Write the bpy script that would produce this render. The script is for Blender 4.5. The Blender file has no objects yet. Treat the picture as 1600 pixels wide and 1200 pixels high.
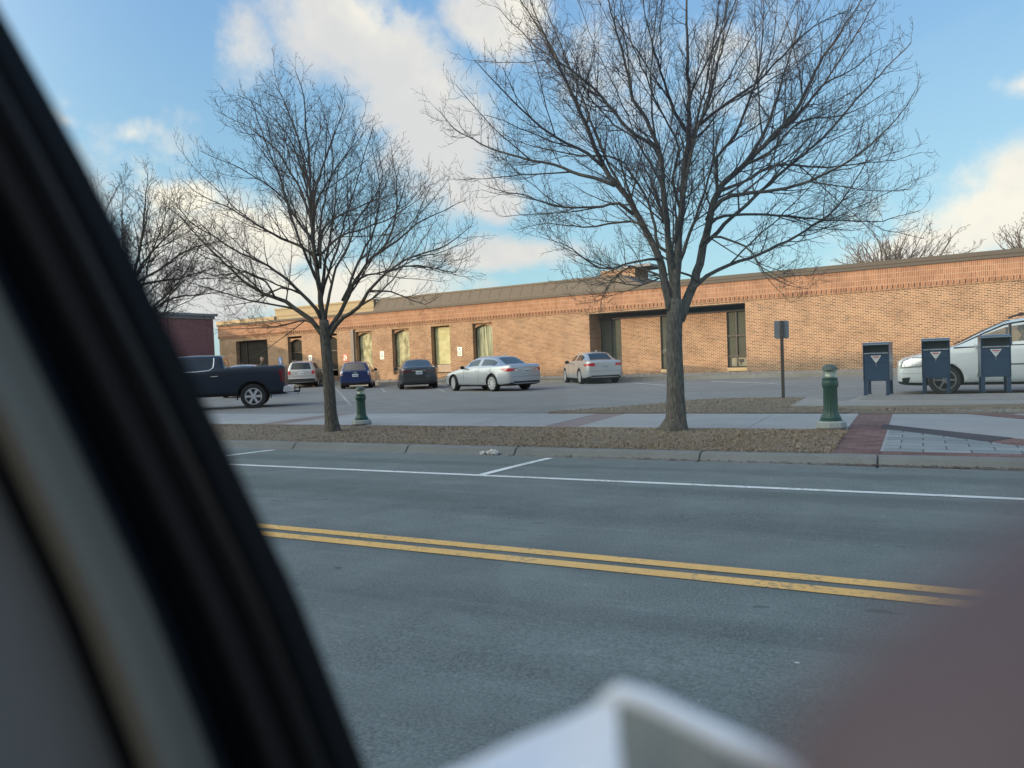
import bpy, bmesh, math, random
import numpy as np
from mathutils import Vector, Matrix
from mathutils.bvhtree import BVHTree
R = math.radians
scene = bpy.context.scene
COL = scene.collection
# ------------------------------------------------------------------ camera
CF = 1200.0; ROLL = R(2.18); PITCH = R(-1.86); YAW = R(28.1); CH = 1.28
fw = np.array([-math.sin(YAW)*math.cos(PITCH), math.cos(YAW)*math.cos(PITCH), math.sin(PITCH)])
_r0 = np.array([math.cos(YAW), math.sin(YAW), 0.]); _u0 = np.cross(_r0, fw)
up = math.cos(ROLL)*_u0 + math.sin(ROLL)*_r0
rt = math.cos(ROLL)*_r0 - math.sin(ROLL)*_u0
CC = np.array([0, 0, CH])
def ray(px, py): return fw + rt*(px-800)/CF + up*(600-py)/CF
def gp(px, py, z=0.):                     # point of the picture on the level z
    d = ray(px, py); t = (z-CH)/d[2]; return CC + t*d
def dp(px, py, dep): return CC + ray(px, py)*dep
cam = bpy.data.objects.new('camera', bpy.data.cameras.new('camera')); COL.objects.link(cam)
cam.matrix_world = Matrix(((rt[0], up[0], -fw[0], 0), (rt[1], up[1], -fw[1], 0), (rt[2], up[2], -fw[2], CH), (0, 0, 0, 1)))
cam.data.sensor_width = 36; cam.data.lens = 27; cam.data.clip_start = 0.01; cam.data.clip_end = 2000
cam.data.dof.use_dof = True; cam.data.dof.focus_distance = 22; cam.data.dof.aperture_fstop = 7.0
scene.camera = cam
scene.render.resolution_x = 1024; scene.render.resolution_y = 768
scene.view_settings.view_transform = 'Standard'; scene.view_settings.look = 'None'
scene.view_settings.gamma = 1; scene.view_settings.exposure = 1.32
scene.render.engine = 'CYCLES'
# ------------------------------------------------------------------ sun and sky
SUN_AZ = R(-131.5); SUN_EL = R(9.5)
sd = Vector((math.cos(SUN_AZ)*math.cos(SUN_EL), math.sin(SUN_AZ)*math.cos(SUN_EL), math.sin(SUN_EL)))
sl = bpy.data.lights.new('sun', 'SUN'); sl.energy = 1.55; sl.angle = R(0.6); sl.color = (1, .70, .44)
so = bpy.data.objects.new('sun', sl); COL.objects.link(so); so.rotation_euler = sd.to_track_quat('Z', 'Y').to_euler()
so.location = (-20, -20, 20)
world = bpy.data.worlds.new('World'); scene.world = world; world.use_nodes = True

class NT:
    def __init__(s, nt): s.nt = nt; nt.nodes.clear()
    def n(s, t, **kw):
        x = s.nt.nodes.new(t)
        for k, v in kw.items():
            if k[0] == '_': x.inputs[int(k[1:])].default_value = v
            elif k in ('i',):
                for kk, vv in v.items():
                    if isinstance(vv, bpy.types.NodeSocket): s.nt.links.new(vv, x.inputs[kk])
                    else: x.inputs[kk].default_value = vv
            else: setattr(x, k, v)
        return x
    def l(s, a, b): s.nt.links.new(a, b)
    def m(s, op, a, b=None, c=None, clamp=False):
        x = s.nt.nodes.new('ShaderNodeMath'); x.operation = op; x.use_clamp = clamp
        for i, v in enumerate((a, b, c)):
            if v is None: continue
            if isinstance(v, bpy.types.NodeSocket): s.l(v, x.inputs[i])
            else: x.inputs[i].default_value = v
        return x.outputs[0]
    def mix(s, f, a, b, blend='MIX'):
        x = s.nt.nodes.new('ShaderNodeMix'); x.data_type = 'RGBA'; x.blend_type = blend; x.clamp_factor = True
        for i, v in ((0, f), (6, a), (7, b)):
            if isinstance(v, bpy.types.NodeSocket): s.l(v, x.inputs[i])
            else: x.inputs[i].default_value = v if i == 0 else tuple(v)+((1,) if len(v) == 3 else ())
        return x.outputs[2]
    def noise(s, vec, scale, detail=4, rough=.55, out=0):
        x = s.nt.nodes.new('ShaderNodeTexNoise'); x.inputs['Scale'].default_value = scale
        x.inputs['Detail'].default_value = detail; x.inputs['Roughness'].default_value = rough
        if vec is not None: s.l(vec, x.inputs['Vector'])
        return x.outputs[out]
    def ss(s, v, a, b, c=0., d=1.):
        x = s.nt.nodes.new('ShaderNodeMapRange'); x.interpolation_type = 'SMOOTHSTEP'
        s.l(v, x.inputs[0])
        for i, q in enumerate((a, b, c, d)): x.inputs[i+1].default_value = q
        return x.outputs[0]

def make_world():
    w = NT(world.node_tree)
    tc = w.n('ShaderNodeTexCoord'); dirv = tc.outputs['Generated']
    sep = w.n('ShaderNodeSeparateXYZ'); w.l(dirv, sep.inputs[0])
    az = w.m('ARCTAN2', sep.outputs[0], sep.outputs[1]); el = w.m('ARCSINE', sep.outputs[2])
    sky = w.n('ShaderNodeTexSky'); sky.sky_type = 'NISHITA'; sky.sun_disc = False
    sky.sun_elevation = SUN_EL; sky.sun_rotation = math.pi/2 - SUN_AZ; sky.air_density = 1.0; sky.dust_density = .6; sky.ozone_density = 1.6
    nz = w.noise(dirv, 5.5, 8, .6); nz2 = w.noise(dirv, 2.1, 6, .55)
    def blob(px, py, rx, ry, tilt=0, amp=1.):     # soft ellipse of the sky around one direction
        d = ray(px, py); a0 = math.atan2(d[0], d[1]); e0 = math.asin(d[2]/np.linalg.norm(d))
        x = w.m('SUBTRACT', az, a0); y = w.m('SUBTRACT', el, e0)
        ct, st = math.cos(R(tilt)), math.sin(R(tilt))
        u = w.m('ADD', w.m('MULTIPLY', x, ct/R(rx)), w.m('MULTIPLY', y, st/R(rx)))
        v = w.m('ADD', w.m('MULTIPLY', x, -st/R(ry)), w.m('MULTIPLY', y, ct/R(ry)))
        q = w.m('SQRT', w.m('ADD', w.m('MULTIPLY', u, u), w.m('MULTIPLY', v, v)))
        return w.m('SUBTRACT', amp, w.m('MULTIPLY', q, amp if amp < 1 else 1.))
    acc = None
    for b in [(625, 90, 7.5, 4.6, -10), (545, 45, 6, 4.2, 0), (665, 140, 7, 5, 0), (700, 200, 6.5, 6, -25), (770, 30, 6, 4, 0), (930, 110, 9, 7, 0, .40), (755, 300, 4.5, 2.2, -20),
              (1560, 330, 9, 3.6, 12), (1650, 300, 9, 6, 0), (1480, 375, 10, 2.2, 8), (1608, 132, 3.4, 1.7, 0, .62),
              (795, 398, 7.5, 1.7, 0, .85), (560, 455, 12, 2.8, 0, .9), (430, 370, 6, 4, 0, .8), (330, 400, 8, 6.0, 0), (290, 310, 4.0, 1.7, 0), (1130, 90, 7, 6, 0, .32),
              (210, 206, 2.2, 1.3, 20, .42), (104, 190, 2.4, 1.0, -10, .4), (385, 75, 2.5, 2.5, 0, .3), (-500, 300, 30, 10, 0), (2600, 300, 40, 12, 0)]:
        q = blob(*b); acc = q if acc is None else w.m('MAXIMUM', acc, q)
    f = w.m('ADD', acc, w.m('ADD', w.m('MULTIPLY', w.m('SUBTRACT', nz, .5), 1.7), w.m('MULTIPLY', w.m('SUBTRACT', w.noise(dirv, 26, 6, .6), .5), .55)))
    mask = w.ss(f, .05, .60)
    # broken cloud in the rest of the sky, away from the view
    back = w.ss(w.m('ADD', nz2, w.m('MULTIPLY', w.m('SUBTRACT', nz, .5), .5)), .5, .66)
    d0 = w.n('ShaderNodeVectorMath', operation='DOT_PRODUCT'); w.l(dirv, d0.inputs[0]); d0.inputs[1].default_value = tuple(fw)
    back = w.m('MULTIPLY', back, w.ss(d0.outputs['Value'], .45, .1))
    mask = w.m('MAXIMUM', mask, back)
    shade = w.ss(w.m('ADD', w.noise(dirv, 3.2, 5, .5), w.m('MULTIPLY', w.m('SUBTRACT', nz, .5), .45)), .40, .62)
    shade = w.m('MAXIMUM', w.m('MULTIPLY', shade, .9), w.m('MULTIPLY', w.ss(el, .22, .08), .35))
    cloudc = w.mix(shade, CLOUD_LIT, CLOUD_SHADE)
    g = w.ss(el, .05, .62)
    skyc = w.mix(g, (SKY_LOW[0], SKY_LOW[1], SKY_LOW[2]), SKY_HIGH)
    nis = w.mix(1.0, sky.outputs[0], (SKY_TINT[0], SKY_TINT[1], SKY_TINT[2]), 'MULTIPLY')
    base = w.mix(1.0, skyc, nis, 'ADD')
    colr = w.mix(w.m('MULTIPLY', mask, .93), base, cloudc)
    d1 = w.n('ShaderNodeVectorMath', operation='DOT_PRODUCT'); w.l(dirv, d1.inputs[0]); d1.inputs[1].default_value = tuple(sd)
    glow = w.m('POWER', w.m('MAXIMUM', d1.outputs['Value'], 0.0), 2.5)
    colr = w.mix(1.0, colr, w.mix(glow, (0, 0, 0), GLOW), 'ADD')
    bg = w.n('ShaderNodeBackground'); w.l(colr, bg.inputs[0]); bg.inputs[1].default_value = .1
    out = w.n('ShaderNodeOutputWorld'); w.l(bg.outputs[0], out.inputs[0])
CLOUD_LIT = (4.7, 4.25, 3.45); CLOUD_SHADE = (3.1, 3.0, 2.95)
SKY_LOW = (1.1, 1.95, 2.35); SKY_HIGH = (.58, 1.22, 2.4); SKY_TINT = (.3, .3, .3)
GLOW = (18., 17., 13.)
make_world()

# ------------------------------------------------------------------ materials
MATS = {}
def mat(name, color=(.5, .5, .5), rough=.6, metal=0., spec=.5, var=.0, vscale=8., bump=0., bscale=40., emit=None, coat=0., alpha=None):
    if name in MATS: return MATS[name]
    m = bpy.data.materials.new(name); m.use_nodes = True; MATS[name] = m
    w = NT(m.node_tree)
    p = w.n('ShaderNodeBsdfPrincipled'); o = w.n('ShaderNodeOutputMaterial'); w.l(p.outputs[0], o.inputs[0])
    p.inputs['Roughness'].default_value = rough; p.inputs['Metallic'].default_value = metal
    p.inputs['Specular IOR Level'].default_value = spec; p.inputs['Coat Weight'].default_value = coat; p.inputs['Coat Roughness'].default_value = .04
    tc = w.n('ShaderNodeTexCoord').outputs['Object']
    n1 = w.noise(tc, vscale, 6)
    v = max(var, .04)
    c = w.mix(n1, tuple(x*(1-v) for x in color), tuple(min(1, x*(1+v)) for x in color))
    w.l(c, p.inputs['Base Color'])
    if bump:
        b = w.n('ShaderNodeBump'); b.inputs['Strength'].default_value = bump; b.inputs['Distance'].default_value = .01
        w.l(w.noise(tc, bscale, 4), b.inputs['Height']); w.l(b.outputs[0], p.inputs['Normal'])
    if emit:
        p.inputs['Emission Color'].default_value = tuple(emit[:3])+(1,); p.inputs['Emission Strength'].default_value = emit[3]
    return m

def brick_mat(name, bw, bh, mortar, cols, mcol, off=.5, swap=False, stain=.25, bumpd=.006, dark=0.35):
    m = bpy.data.materials.new(name); m.use_nodes = True; MATS[name] = m
    w = NT(m.node_tree)
    p = w.n('ShaderNodeBsdfPrincipled'); o = w.n('ShaderNodeOutputMaterial'); w.l(p.outputs[0], o.inputs[0])
    tc = w.n('ShaderNodeTexCoord').outputs['Object']
    s = w.n('ShaderNodeSeparateXYZ'); w.l(tc, s.inputs[0])
    u = w.m('ADD', s.outputs[0], s.outputs[1])
    cb = w.n('ShaderNodeCombineXYZ'); w.l(u, cb.inputs[0]); w.l(s.outputs[2], cb.inputs[1])
    bt = w.n('ShaderNodeTexBrick'); bt.offset = off; bt.squash = 1.0
    w.l(cb.outputs[0], bt.inputs['Vector'])
    bt.inputs['Scale'].default_value = 1; bt.inputs['Mortar Size'].default_value = mortar
    bt.inputs['Brick Width'].default_value = bw; bt.inputs['Row Height'].default_value = bh
    bt.inputs['Mortar Smooth'].default_value = .1; bt.inputs['Bias'].default_value = 0
    bt.inputs['Color1'].default_value = (0, 0, 0, 1); bt.inputs['Color2'].default_value = (1, 1, 1, 1); bt.inputs['Mortar'].default_value = (.5, .5, .5, 1)
    r = w.n('ShaderNodeValToRGB'); r.color_ramp.interpolation = 'LINEAR'
    el = r.color_ramp.elements
    el[0].position = 0; el[0].color = tuple(cols[0])+(1,); el[1].position = 1; el[1].color = tuple(cols[-1])+(1,)
    for i, c in enumerate(cols[1:-1]):
        e = el.new((i+1)/(len(cols)-1)); e.color = tuple(c)+(1,)
    w.l(bt.outputs['Color'], r.inputs[0])
    nz = w.noise(cb.outputs[0], 1.3, 5); nf = w.noise(cb.outputs[0], 30, 4)
    c = w.mix(bt.outputs['Fac'], r.outputs[0], mcol)
    c = w.mix(w.m('MULTIPLY', w.ss(nz, .38, .7), stain), c, tuple(x*dark for x in cols[0]))
    c = w.mix(w.m('MULTIPLY', nf, .25), c, tuple(x*.7 for x in cols[0]))
    w.l(c, p.inputs['Base Color']); p.inputs['Roughness'].default_value = .9; p.inputs['Specular IOR Level'].default_value = .2
    b = w.n('ShaderNodeBump'); b.inputs['Strength'].default_value = .6; b.inputs['Distance'].default_value = bumpd
    w.l(w.m('ADD', w.m('SUBTRACT', 1, bt.outputs['Fac']), w.m('MULTIPLY', nf, .3)), b.inputs['Height']); w.l(b.outputs[0], p.inputs['Normal'])
    return m

def ground_mat(name, c1, c2, c3=None, fine=180, mid=3., rough=.9, bump=.3, streak=0., speck=None, wear=None):
    m = bpy.data.materials.new(name); m.use_nodes = True; MATS[name] = m
    w = NT(m.node_tree)
    p = w.n('ShaderNodeBsdfPrincipled'); o = w.n('ShaderNodeOutputMaterial'); w.l(p.outputs[0], o.inputs[0])
    tc = w.n('ShaderNodeTexCoord').outputs['Object']
    nf = w.noise(tc, fine, 3, .7); nm = w.noise(tc, mid, 6, .6); nl = w.noise(tc, mid*.13, 4, .5)
    c = w.mix(w.ss(nf, .3, .7), c1, c2)
    c = w.mix(w.m('MULTIPLY', w.ss(nm, .35, .75), .35), c, tuple(x*1.25 for x in c2))
    c = w.mix(w.m('MULTIPLY', w.ss(nl, .4, .65), .5), c, c3 or tuple(x*.8 for x in c1))
    if streak:
        mp = w.n('ShaderNodeMapping'); w.l(tc, mp.inputs[0]); mp.inputs['Scale'].default_value = (.5, 6, 1)
        c = w.mix(w.m('MULTIPLY', w.ss(w.noise(mp.outputs[0], 2.2, 6, .65), .5, .78), streak), c, tuple(min(1, x*1.9) for x in c2))
        mp2 = w.n('ShaderNodeMapping'); w.l(tc, mp2.inputs[0]); mp2.inputs['Scale'].default_value = (.06, .9, 1)
        c = w.mix(w.m('MULTIPLY', w.ss(w.noise(mp2.outputs[0], 1.3, 3, .5), .45, .62), .35), c, tuple(x*.72 for x in c1))
    if streak:
        nb = w.noise(tc, 22, 3, .6); c = w.mix(w.m('MULTIPLY', w.ss(nb, .62, .80), .5), c, tuple(x*1.55 for x in c2))
        mp3 = w.n('ShaderNodeMapping'); w.l(tc, mp3.inputs[0]); mp3.inputs['Scale'].default_value = (1.3, 3.2, 1)
        c = w.mix(w.m('MULTIPLY', w.ss(w.noise(mp3.outputs[0], 2.6, 2, .5), .735, .76), .5), c, tuple(x*.45 for x in c1))
    if speck:
        vr = w.n('ShaderNodeTexVoronoi'); w.l(tc, vr.inputs['Vector']); vr.inputs['Scale'].default_value = 55
        k = w.m('LESS_THAN', vr.outputs['Distance'], .12)
        k = w.m('MULTIPLY', k, w.m('GREATER_THAN', w.noise(tc, 37, 2), .62))
        c = w.mix(w.m('MULTIPLY', k, .8), c, speck)
    if wear:
        nw = w.m('ADD', w.m('MULTIPLY', w.noise(tc, 30, 4, .7), .6), w.m('MULTIPLY', w.noise(tc, 2.5, 4, .6), .4)); c = w.mix(w.ss(nw, .52, .62, 0, .7), c, wear)
    w.l(c, p.inputs['Base Color']); p.inputs['Roughness'].default_value = rough; p.inputs['Specular IOR Level'].default_value = .3
    if bump:
        b = w.n('ShaderNodeBump'); b.inputs['Strength'].default_value = bump; b.inputs['Distance'].default_value = .004
        w.l(nf, b.inputs['Height']); w.l(b.outputs[0], p.inputs['Normal'])
    return m

def glass_mat(name, tint=(.9, .95, .95), refl=.08, rough=.01):
    m = bpy.data.materials.new(name); m.use_nodes = True; MATS[name] = m
    w = NT(m.node_tree); o = w.n('ShaderNodeOutputMaterial')
    t = w.n('ShaderNodeBsdfTransparent'); t.inputs[0].default_value = tuple(tint)+(1,)
    g = w.n('ShaderNodeBsdfGlossy'); g.inputs['Roughness'].default_value = rough
    lw = w.n('ShaderNodeLayerWeight'); lw.inputs['Blend'].default_value = .25
    f = w.m('ADD', w.m('MULTIPLY', lw.outputs['Fresnel'], .6), refl, clamp=True)
    x = w.n('ShaderNodeMixShader'); w.l(f, x.inputs[0]); w.l(t.outputs[0], x.inputs[1]); w.l(g.outputs[0], x.inputs[2]); w.l(x.outputs[0], o.inputs[0])
    return m

# ------------------------------------------------------------------ helpers
def tag(o, label=None, cat=None, group=None, kind=None):
    if label: o['label'] = label
    if cat: o['category'] = cat
    if group: o['group'] = group
    if kind: o['kind'] = kind
    return o
def empty(name, loc=(0, 0, 0), rz=0., label=None, cat=None, group=None):
    o = bpy.data.objects.new(name, None); COL.objects.link(o); o.location = loc; o.rotation_euler = (0, 0, rz)
    o.empty_display_size = .2
    return tag(o, label, cat, group)
class MB:
    def __init__(s): s.v = []; s.f = []; s.mi = []; s.mats = []
    def _m(s, m):
        if m not in s.mats: s.mats.append(m)
        return s.mats.index(m)
    def add(s, vs, fs, m=None):
        b = len(s.v); s.v += [tuple(float(q) for q in x) for x in vs]; k = s._m(m) if m else 0
        for f in fs: s.f.append(tuple(b+i for i in f)); s.mi.append(k)
    def box(s, x0, x1, y0, y1, z0, z1, m=None):
        s.add([(x0, y0, z0), (x1, y0, z0), (x1, y1, z0), (x0, y1, z0), (x0, y0, z1), (x1, y0, z1), (x1, y1, z1), (x0, y1, z1)],
              [(0, 3, 2, 1), (4, 5, 6, 7), (0, 1, 5, 4), (1, 2, 6, 5), (2, 3, 7, 6), (3, 0, 4, 7)], m)
    def tube(s, pts, rad, n=8, m=None, cap=True):
        pts = [np.array(p, float) for p in pts]
        if not hasattr(rad, '__len__'): rad = [rad]*len(pts)
        vs = []; fs = []
        a = None
        for i, p in enumerate(pts):
            t = pts[min(i+1, len(pts)-1)]-pts[max(i-1, 0)]; t = t/(np.linalg.norm(t)+1e-9)
            if a is None:
                h = np.array([0, 0, 1.]) if abs(t[2]) < .9 else np.array([1., 0, 0]); a = np.cross(t, h)
            a = a-t*(a@t); a /= np.linalg.norm(a)+1e-9; b = np.cross(t, a)
            for k in range(n):
                c = 2*math.pi*k/n; vs.append(p+rad[i]*(math.cos(c)*a+math.sin(c)*b))
        for i in range(len(pts)-1):
            for k in range(n): fs.append((i*n+k, i*n+(k+1) % n, (i+1)*n+(k+1) % n, (i+1)*n+k))
        if cap: fs.append(tuple(range(n-1, -1, -1))); fs.append(tuple((len(pts)-1)*n+k for k in range(n)))
        s.add(vs, fs, m)
    def lathe(s, prof, n=24, m=None, c=(0, 0, 0), axis='z', smooth_mod=None, cap=True):
        vs = []; fs = []
        for (r, z) in prof:
            for k in range(n):
                a = 2*math.pi*k/n; rr = r*(smooth_mod(a, z) if smooth_mod else 1)
                x, y = rr*math.cos(a), rr*math.sin(a)
                vs.append((c[0]+x, c[1]+y, c[2]+z) if axis == 'z' else (c[0]+x, c[1]+z, c[2]+y))
        for i in range(len(prof)-1):
            for k in range(n):
                q = (i*n+k, i*n+(k+1) % n, (i+1)*n+(k+1) % n, (i+1)*n+k)
                fs.append(q if axis == 'z' else q[::-1])
        e = (len(prof)-1)*n
        if cap: fs.append(tuple(range(n-1, -1, -1)) if axis == 'z' else tuple(range(n)))
        if cap: fs.append(tuple(e+k for k in range(n)) if axis == 'z' else tuple(e+k for k in range(n-1, -1, -1)))
        s.add(vs, fs, m)
    def prism(s, poly, z0, z1, m=None):
        n = len(poly); A = sum(poly[i][0]*poly[(i+1) % n][1]-poly[(i+1) % n][0]*poly[i][1] for i in range(n))
        if A < 0: poly = poly[::-1]
        vs = [(p[0], p[1], z0) for p in poly]+[(p[0], p[1], z1) for p in poly]
        fs = [tuple(range(n-1, -1, -1)), tuple(range(n, 2*n))]+[(i, (i+1) % n, n+(i+1) % n, n+i) for i in range(n)]
        s.add(vs, fs, m)
    def build(s, name, m=None, parent=None, smooth=False, bevel=0., autosmooth=None):
        me = bpy.data.meshes.new(name); me.from_pydata(s.v, [], s.f)
        ms = s.mats if s.mats else [m]
        if m and not s.mats: ms = [m]
        for x in ms: me.materials.append(x)
        if len(s.mats) > 1: me.polygons.foreach_set('material_index', s.mi)
        if smooth: me.polygons.foreach_set('use_smooth', [True]*len(me.polygons))
        me.update()
        o = bpy.data.objects.new(name, me); COL.objects.link(o)
        if parent: o.parent = parent
        if bevel:
            b = o.modifiers.new('bevel', 'BEVEL'); b.width = bevel; b.segments = 2; b.limit_method = 'ANGLE'; b.angle_limit = R(40)
        if autosmooth:
            bm = bmesh.new(); bm.from_mesh(me)
            for e in bm.edges:
                if len(e.link_faces) == 2 and e.calc_face_angle(0) > R(autosmooth): e.smooth = False
            bm.to_mesh(me); bm.free()
        return o
def box(name, x0, x1, y0, y1, z0, z1, m, parent=None, bevel=0.):
    b = MB(); b.box(x0, x1, y0, y1, z0, z1); return b.build(name, m, parent, bevel=bevel)
def struct(o): o['kind'] = 'structure'; return o
def copy_tree(o, parent=None):
    c = o.copy(); COL.objects.link(c); c.parent = parent
    for ch in [x for x in list(bpy.data.objects) if x.parent == o]: copy_tree(ch, c)
    return c
def text_mesh(s, size, m, parent, loc, rot=(R(90), 0, 0), name='lettering'):
    cu = bpy.data.curves.new('t', 'FONT'); cu.body = s; cu.size = size; cu.align_x = 'CENTER'; cu.align_y = 'CENTER'; cu.extrude = .0008
    to = bpy.data.objects.new('t', cu); COL.objects.link(to)
    dg = bpy.context.evaluated_depsgraph_get(); me = bpy.data.meshes.new_from_object(to.evaluated_get(dg)); me.name = name
    bpy.data.objects.remove(to)
    o = bpy.data.objects.new(name, me); COL.objects.link(o); me.materials.clear(); me.materials.append(m); o.parent = parent; o.location = loc; o.rotation_euler = rot
    return o

# common materials
asphalt = ground_mat('asphalt', (.072, .092, .094), (.185, .215, .215), (.122, .142, .14), fine=75, mid=2.2, streak=.16, speck=(.45, .47, .46))
lotasph = ground_mat('lot_asphalt', (.115, .115, .115), (.26, .255, .245), (.155, .155, .148), fine=45, mid=1.2)
concrete = ground_mat('concrete', (.26, .27, .275), (.34, .35, .355), (.24, .245, .25), fine=120, mid=1.8)
kerbmat = ground_mat('kerb_concrete', (.13, .14, .14), (.20, .21, .21), (.15, .155, .15), fine=90, mid=2.5, bump=.5)
oldconc = ground_mat('kerb_concrete_pale', (.22, .21, .19), (.32, .30, .27), (.2, .18, .15), fine=60, mid=1.5)
aggr = ground_mat('aggregate', (.14, .13, .12), (.30, .28, .255), (.2, .185, .17), fine=45, mid=2)
soil = ground_mat('dead_turf', (.10, .082, .063), (.22, .185, .145), (.15, .125, .098), fine=120, mid=2.4, bump=.3)
slate = ground_mat('slate', (.045, .045, .055), (.075, .075, .085), fine=60)
whitep = ground_mat('white_line_paint', (.52, .56, .56), (.75, .78, .78), (.5, .54, .54), fine=60, mid=5, wear=(.16, .18, .18))
yellowp = ground_mat('yellow_line_paint', (.58, .35, .12), (.78, .48, .17), (.64, .41, .17), fine=70, mid=5, wear=(.17, .16, .13))
fadedp = ground_mat('faded_line_paint', (.26, .27, .27), (.38, .38, .37), (.2, .2, .2), fine=30, mid=3)
earth = ground_mat('earth', (.11, .10, .08), (.18, .165, .13), fine=5, mid=.4)
brick = brick_mat('orange_brick', .203, .0677, .0115, [(.13, .055, .032), (.25, .122, .066), (.30, .150, .082), (.345, .18, .10), (.15, .076, .047)], (.54, .43, .30), bumpd=.003)
soldier = brick_mat('soldier_brick', .0677, .226, .010, [(.24, .105, .06), (.30, .142, .08), (.33, .158, .09), (.36, .178, .105)], (.45, .33, .23), off=0, bumpd=.003)
redpaver = brick_mat('red_paver', .2, .1, .005, [(.14, .082, .078), (.19, .118, .112), (.23, .148, .142)], (.10, .07, .065))
maroon = brick_mat('maroon_brick', .2, .0677, .006, [(.22, .10, .095), (.27, .125, .12), (.30, .14, .135)], (.25, .15, .14), stain=.1)
fascia = mat('bronze_metal', (.12, .098, .075), .6, .0, spec=.3, var=.15)
fasciad = mat('bronze_metal_dark', (.085, .072, .058), .6, .0, spec=.3)
tan = mat('tan_panel', (.42, .32, .19), .8, var=.15)
graycap = mat('grey_coping', (.22, .22, .22), .7)
white = mat('white_enamel', (.75, .76, .75), .5)
black = mat('black_plastic', (.012, .013, .015), .55)
rubber = mat('tyre_rubber', (.018, .018, .02), .8)
chrome = mat('chrome', (.72, .73, .75), .2, .55)
alloy = mat('alloy_rim', (.55, .56, .58), .35, .35)
redlens = mat('red_lens', (.38, .015, .02), .12, coat=1.)
clearlens = mat('clear_lens', (.62, .64, .66), .18, .55, coat=1., var=.5, vscale=22)
amber = mat('amber_lens', (.55, .18, .03), .15, coat=1.)
plate = mat('licence_plate', (.55, .58, .6), .5)
darkglass = mat('tinted_car_glass', (.015, .02, .024), .05, spec=.6)
midglass = mat('car_glass', (.06, .08, .09), .05, spec=.6)
clearglass = glass_mat('clear_car_glass', (.55, .6, .6), .06)

# ------------------------------------------------------------------ ground
ZS = .15
def sheet(name, pts, m, z=None, parent=None, th=.0):
    b = MB(); b.prism([(p[0], p[1]) for p in pts], z-.03 if th == 0 else z-th, z); return b.build(name, m, parent)
b = MB(); b.add([(-900, -900, -.12), (900, -900, -.12), (900, 900, -.12), (-900, 900, -.12)], [(0, 1, 2, 3)])
struct(b.build('ground', earth))
YC = 4.12; YG = 8.82
def roadz(y): return .08*(1-((y-YC)/(YG-YC))**2)
b = MB(); ny = 24; ys = [YG-(YG-YC)*2*i/ny for i in range(ny+1)]
xs = [-150, -60, -30, -15, -8, -4, 0, 4, 10, 30, 90]
vs = [(x, y, roadz(y)) for y in ys for x in xs]; nx = len(xs)
b.add(vs, [(j*nx+i, (j+1)*nx+i, (j+1)*nx+i+1, j*nx+i+1) for j in range(ny) for i in range(nx-1)])
struct(b.build('road', asphalt, smooth=True))
def roadstrip(name, quad, m, h=.004, nseg=12):
    # quad corners a,b (near), c,d (far); follows the camber
    b = MB(); vs = []; (ax, ay), (bx, by), (cx, cy), (dx, dy) = quad
    for j in range(nseg+1):
        t = j/nseg
        for u in (0, 1):
            x = (ax*(1-u)+bx*u)*(1-t)+(dx*(1-u)+cx*u)*t; y = (ay*(1-u)+by*u)*(1-t)+(dy*(1-u)+cy*u)*t
            vs.append((x, y, roadz(y)+h))
    b.add(vs, [(2*j, 2*j+1, 2*j+3, 2*j+2) for j in range(nseg)]); o = b.build(name, m); return struct(o)
roadstrip('yellow_line', [(-150, 3.965), (90, 3.965), (90, 4.08), (-150, 4.08)], yellowp, nseg=2)
roadstrip('yellow_line', [(-150, 4.16), (90, 4.16), (90, 4.27), (-150, 4.27)], yellowp, nseg=2)
roadstrip('parking_line', [(-150, 6.98), (90, 6.98), (90, 7.08), (-150, 7.08)], whitep, nseg=2)
for X in (-4.19, -8.95, -13.7, 5.4): roadstrip('stall_line', [(X-.05, 7.084), (X+.05, 7.084), (X+.05, YG-.03), (X-.05, YG-.03)], whitep, h=.0045)
# kerb in cast lengths with open joints
def kerb_profile(): return [(YG-.0, -.05), (YG, .002), (YG+.17, -.006), (YG+.20, .02), (YG+.24, .070), (YG+.28, .088), (YG+.40, .092), (YG+.40, -.05)]
cuts = [-150, -60, -30, -20, -14.6, -11.9, -8.77, -6.59, -4.82, -2.34, -.43, 2.9, 6, 30, 90]
b = MB(); pr = kerb_profile(); n = len(pr)
for i in range(len(cuts)-1):
    x0, x1 = cuts[i]+.006, cuts[i+1]-.006
    b.add([(x0, y, z) for y, z in pr]+[(x1, y, z) for y, z in pr], [(k, n+k, n+(k+1) % n, (k+1) % n) for k in range(n)]+[tuple(range(n)), tuple(range(2*n-1, n-1, -1))])
kb = struct(b.build('kerb', kerbmat)); kb.modifiers.new('b', 'BEVEL').width = .012
YK = YG+.40; YW0 = 11.46; YWB = 11.64; YW1 = 14.0
def tilt(o):
    for v in o.data.vertices:
        if v.co.z > .0: v.co.z -= .058*(YW1-v.co.y)/(YW1-YK)
    return o
# far verge and pavement on the camera's side of the road, and the pavement behind
yb = 2*YC-YG
struct(sheet('near_pavement', [(-150, yb-.2), (90, yb-.2), (90, -15), (-150, -15)], concrete, .12, th=.2))
struct(sheet('near_kerb', [(-150, yb-.004), (90, yb-.004), (90, yb-.196), (-150, yb-.196)], kerbmat, .125, th=.2))
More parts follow.
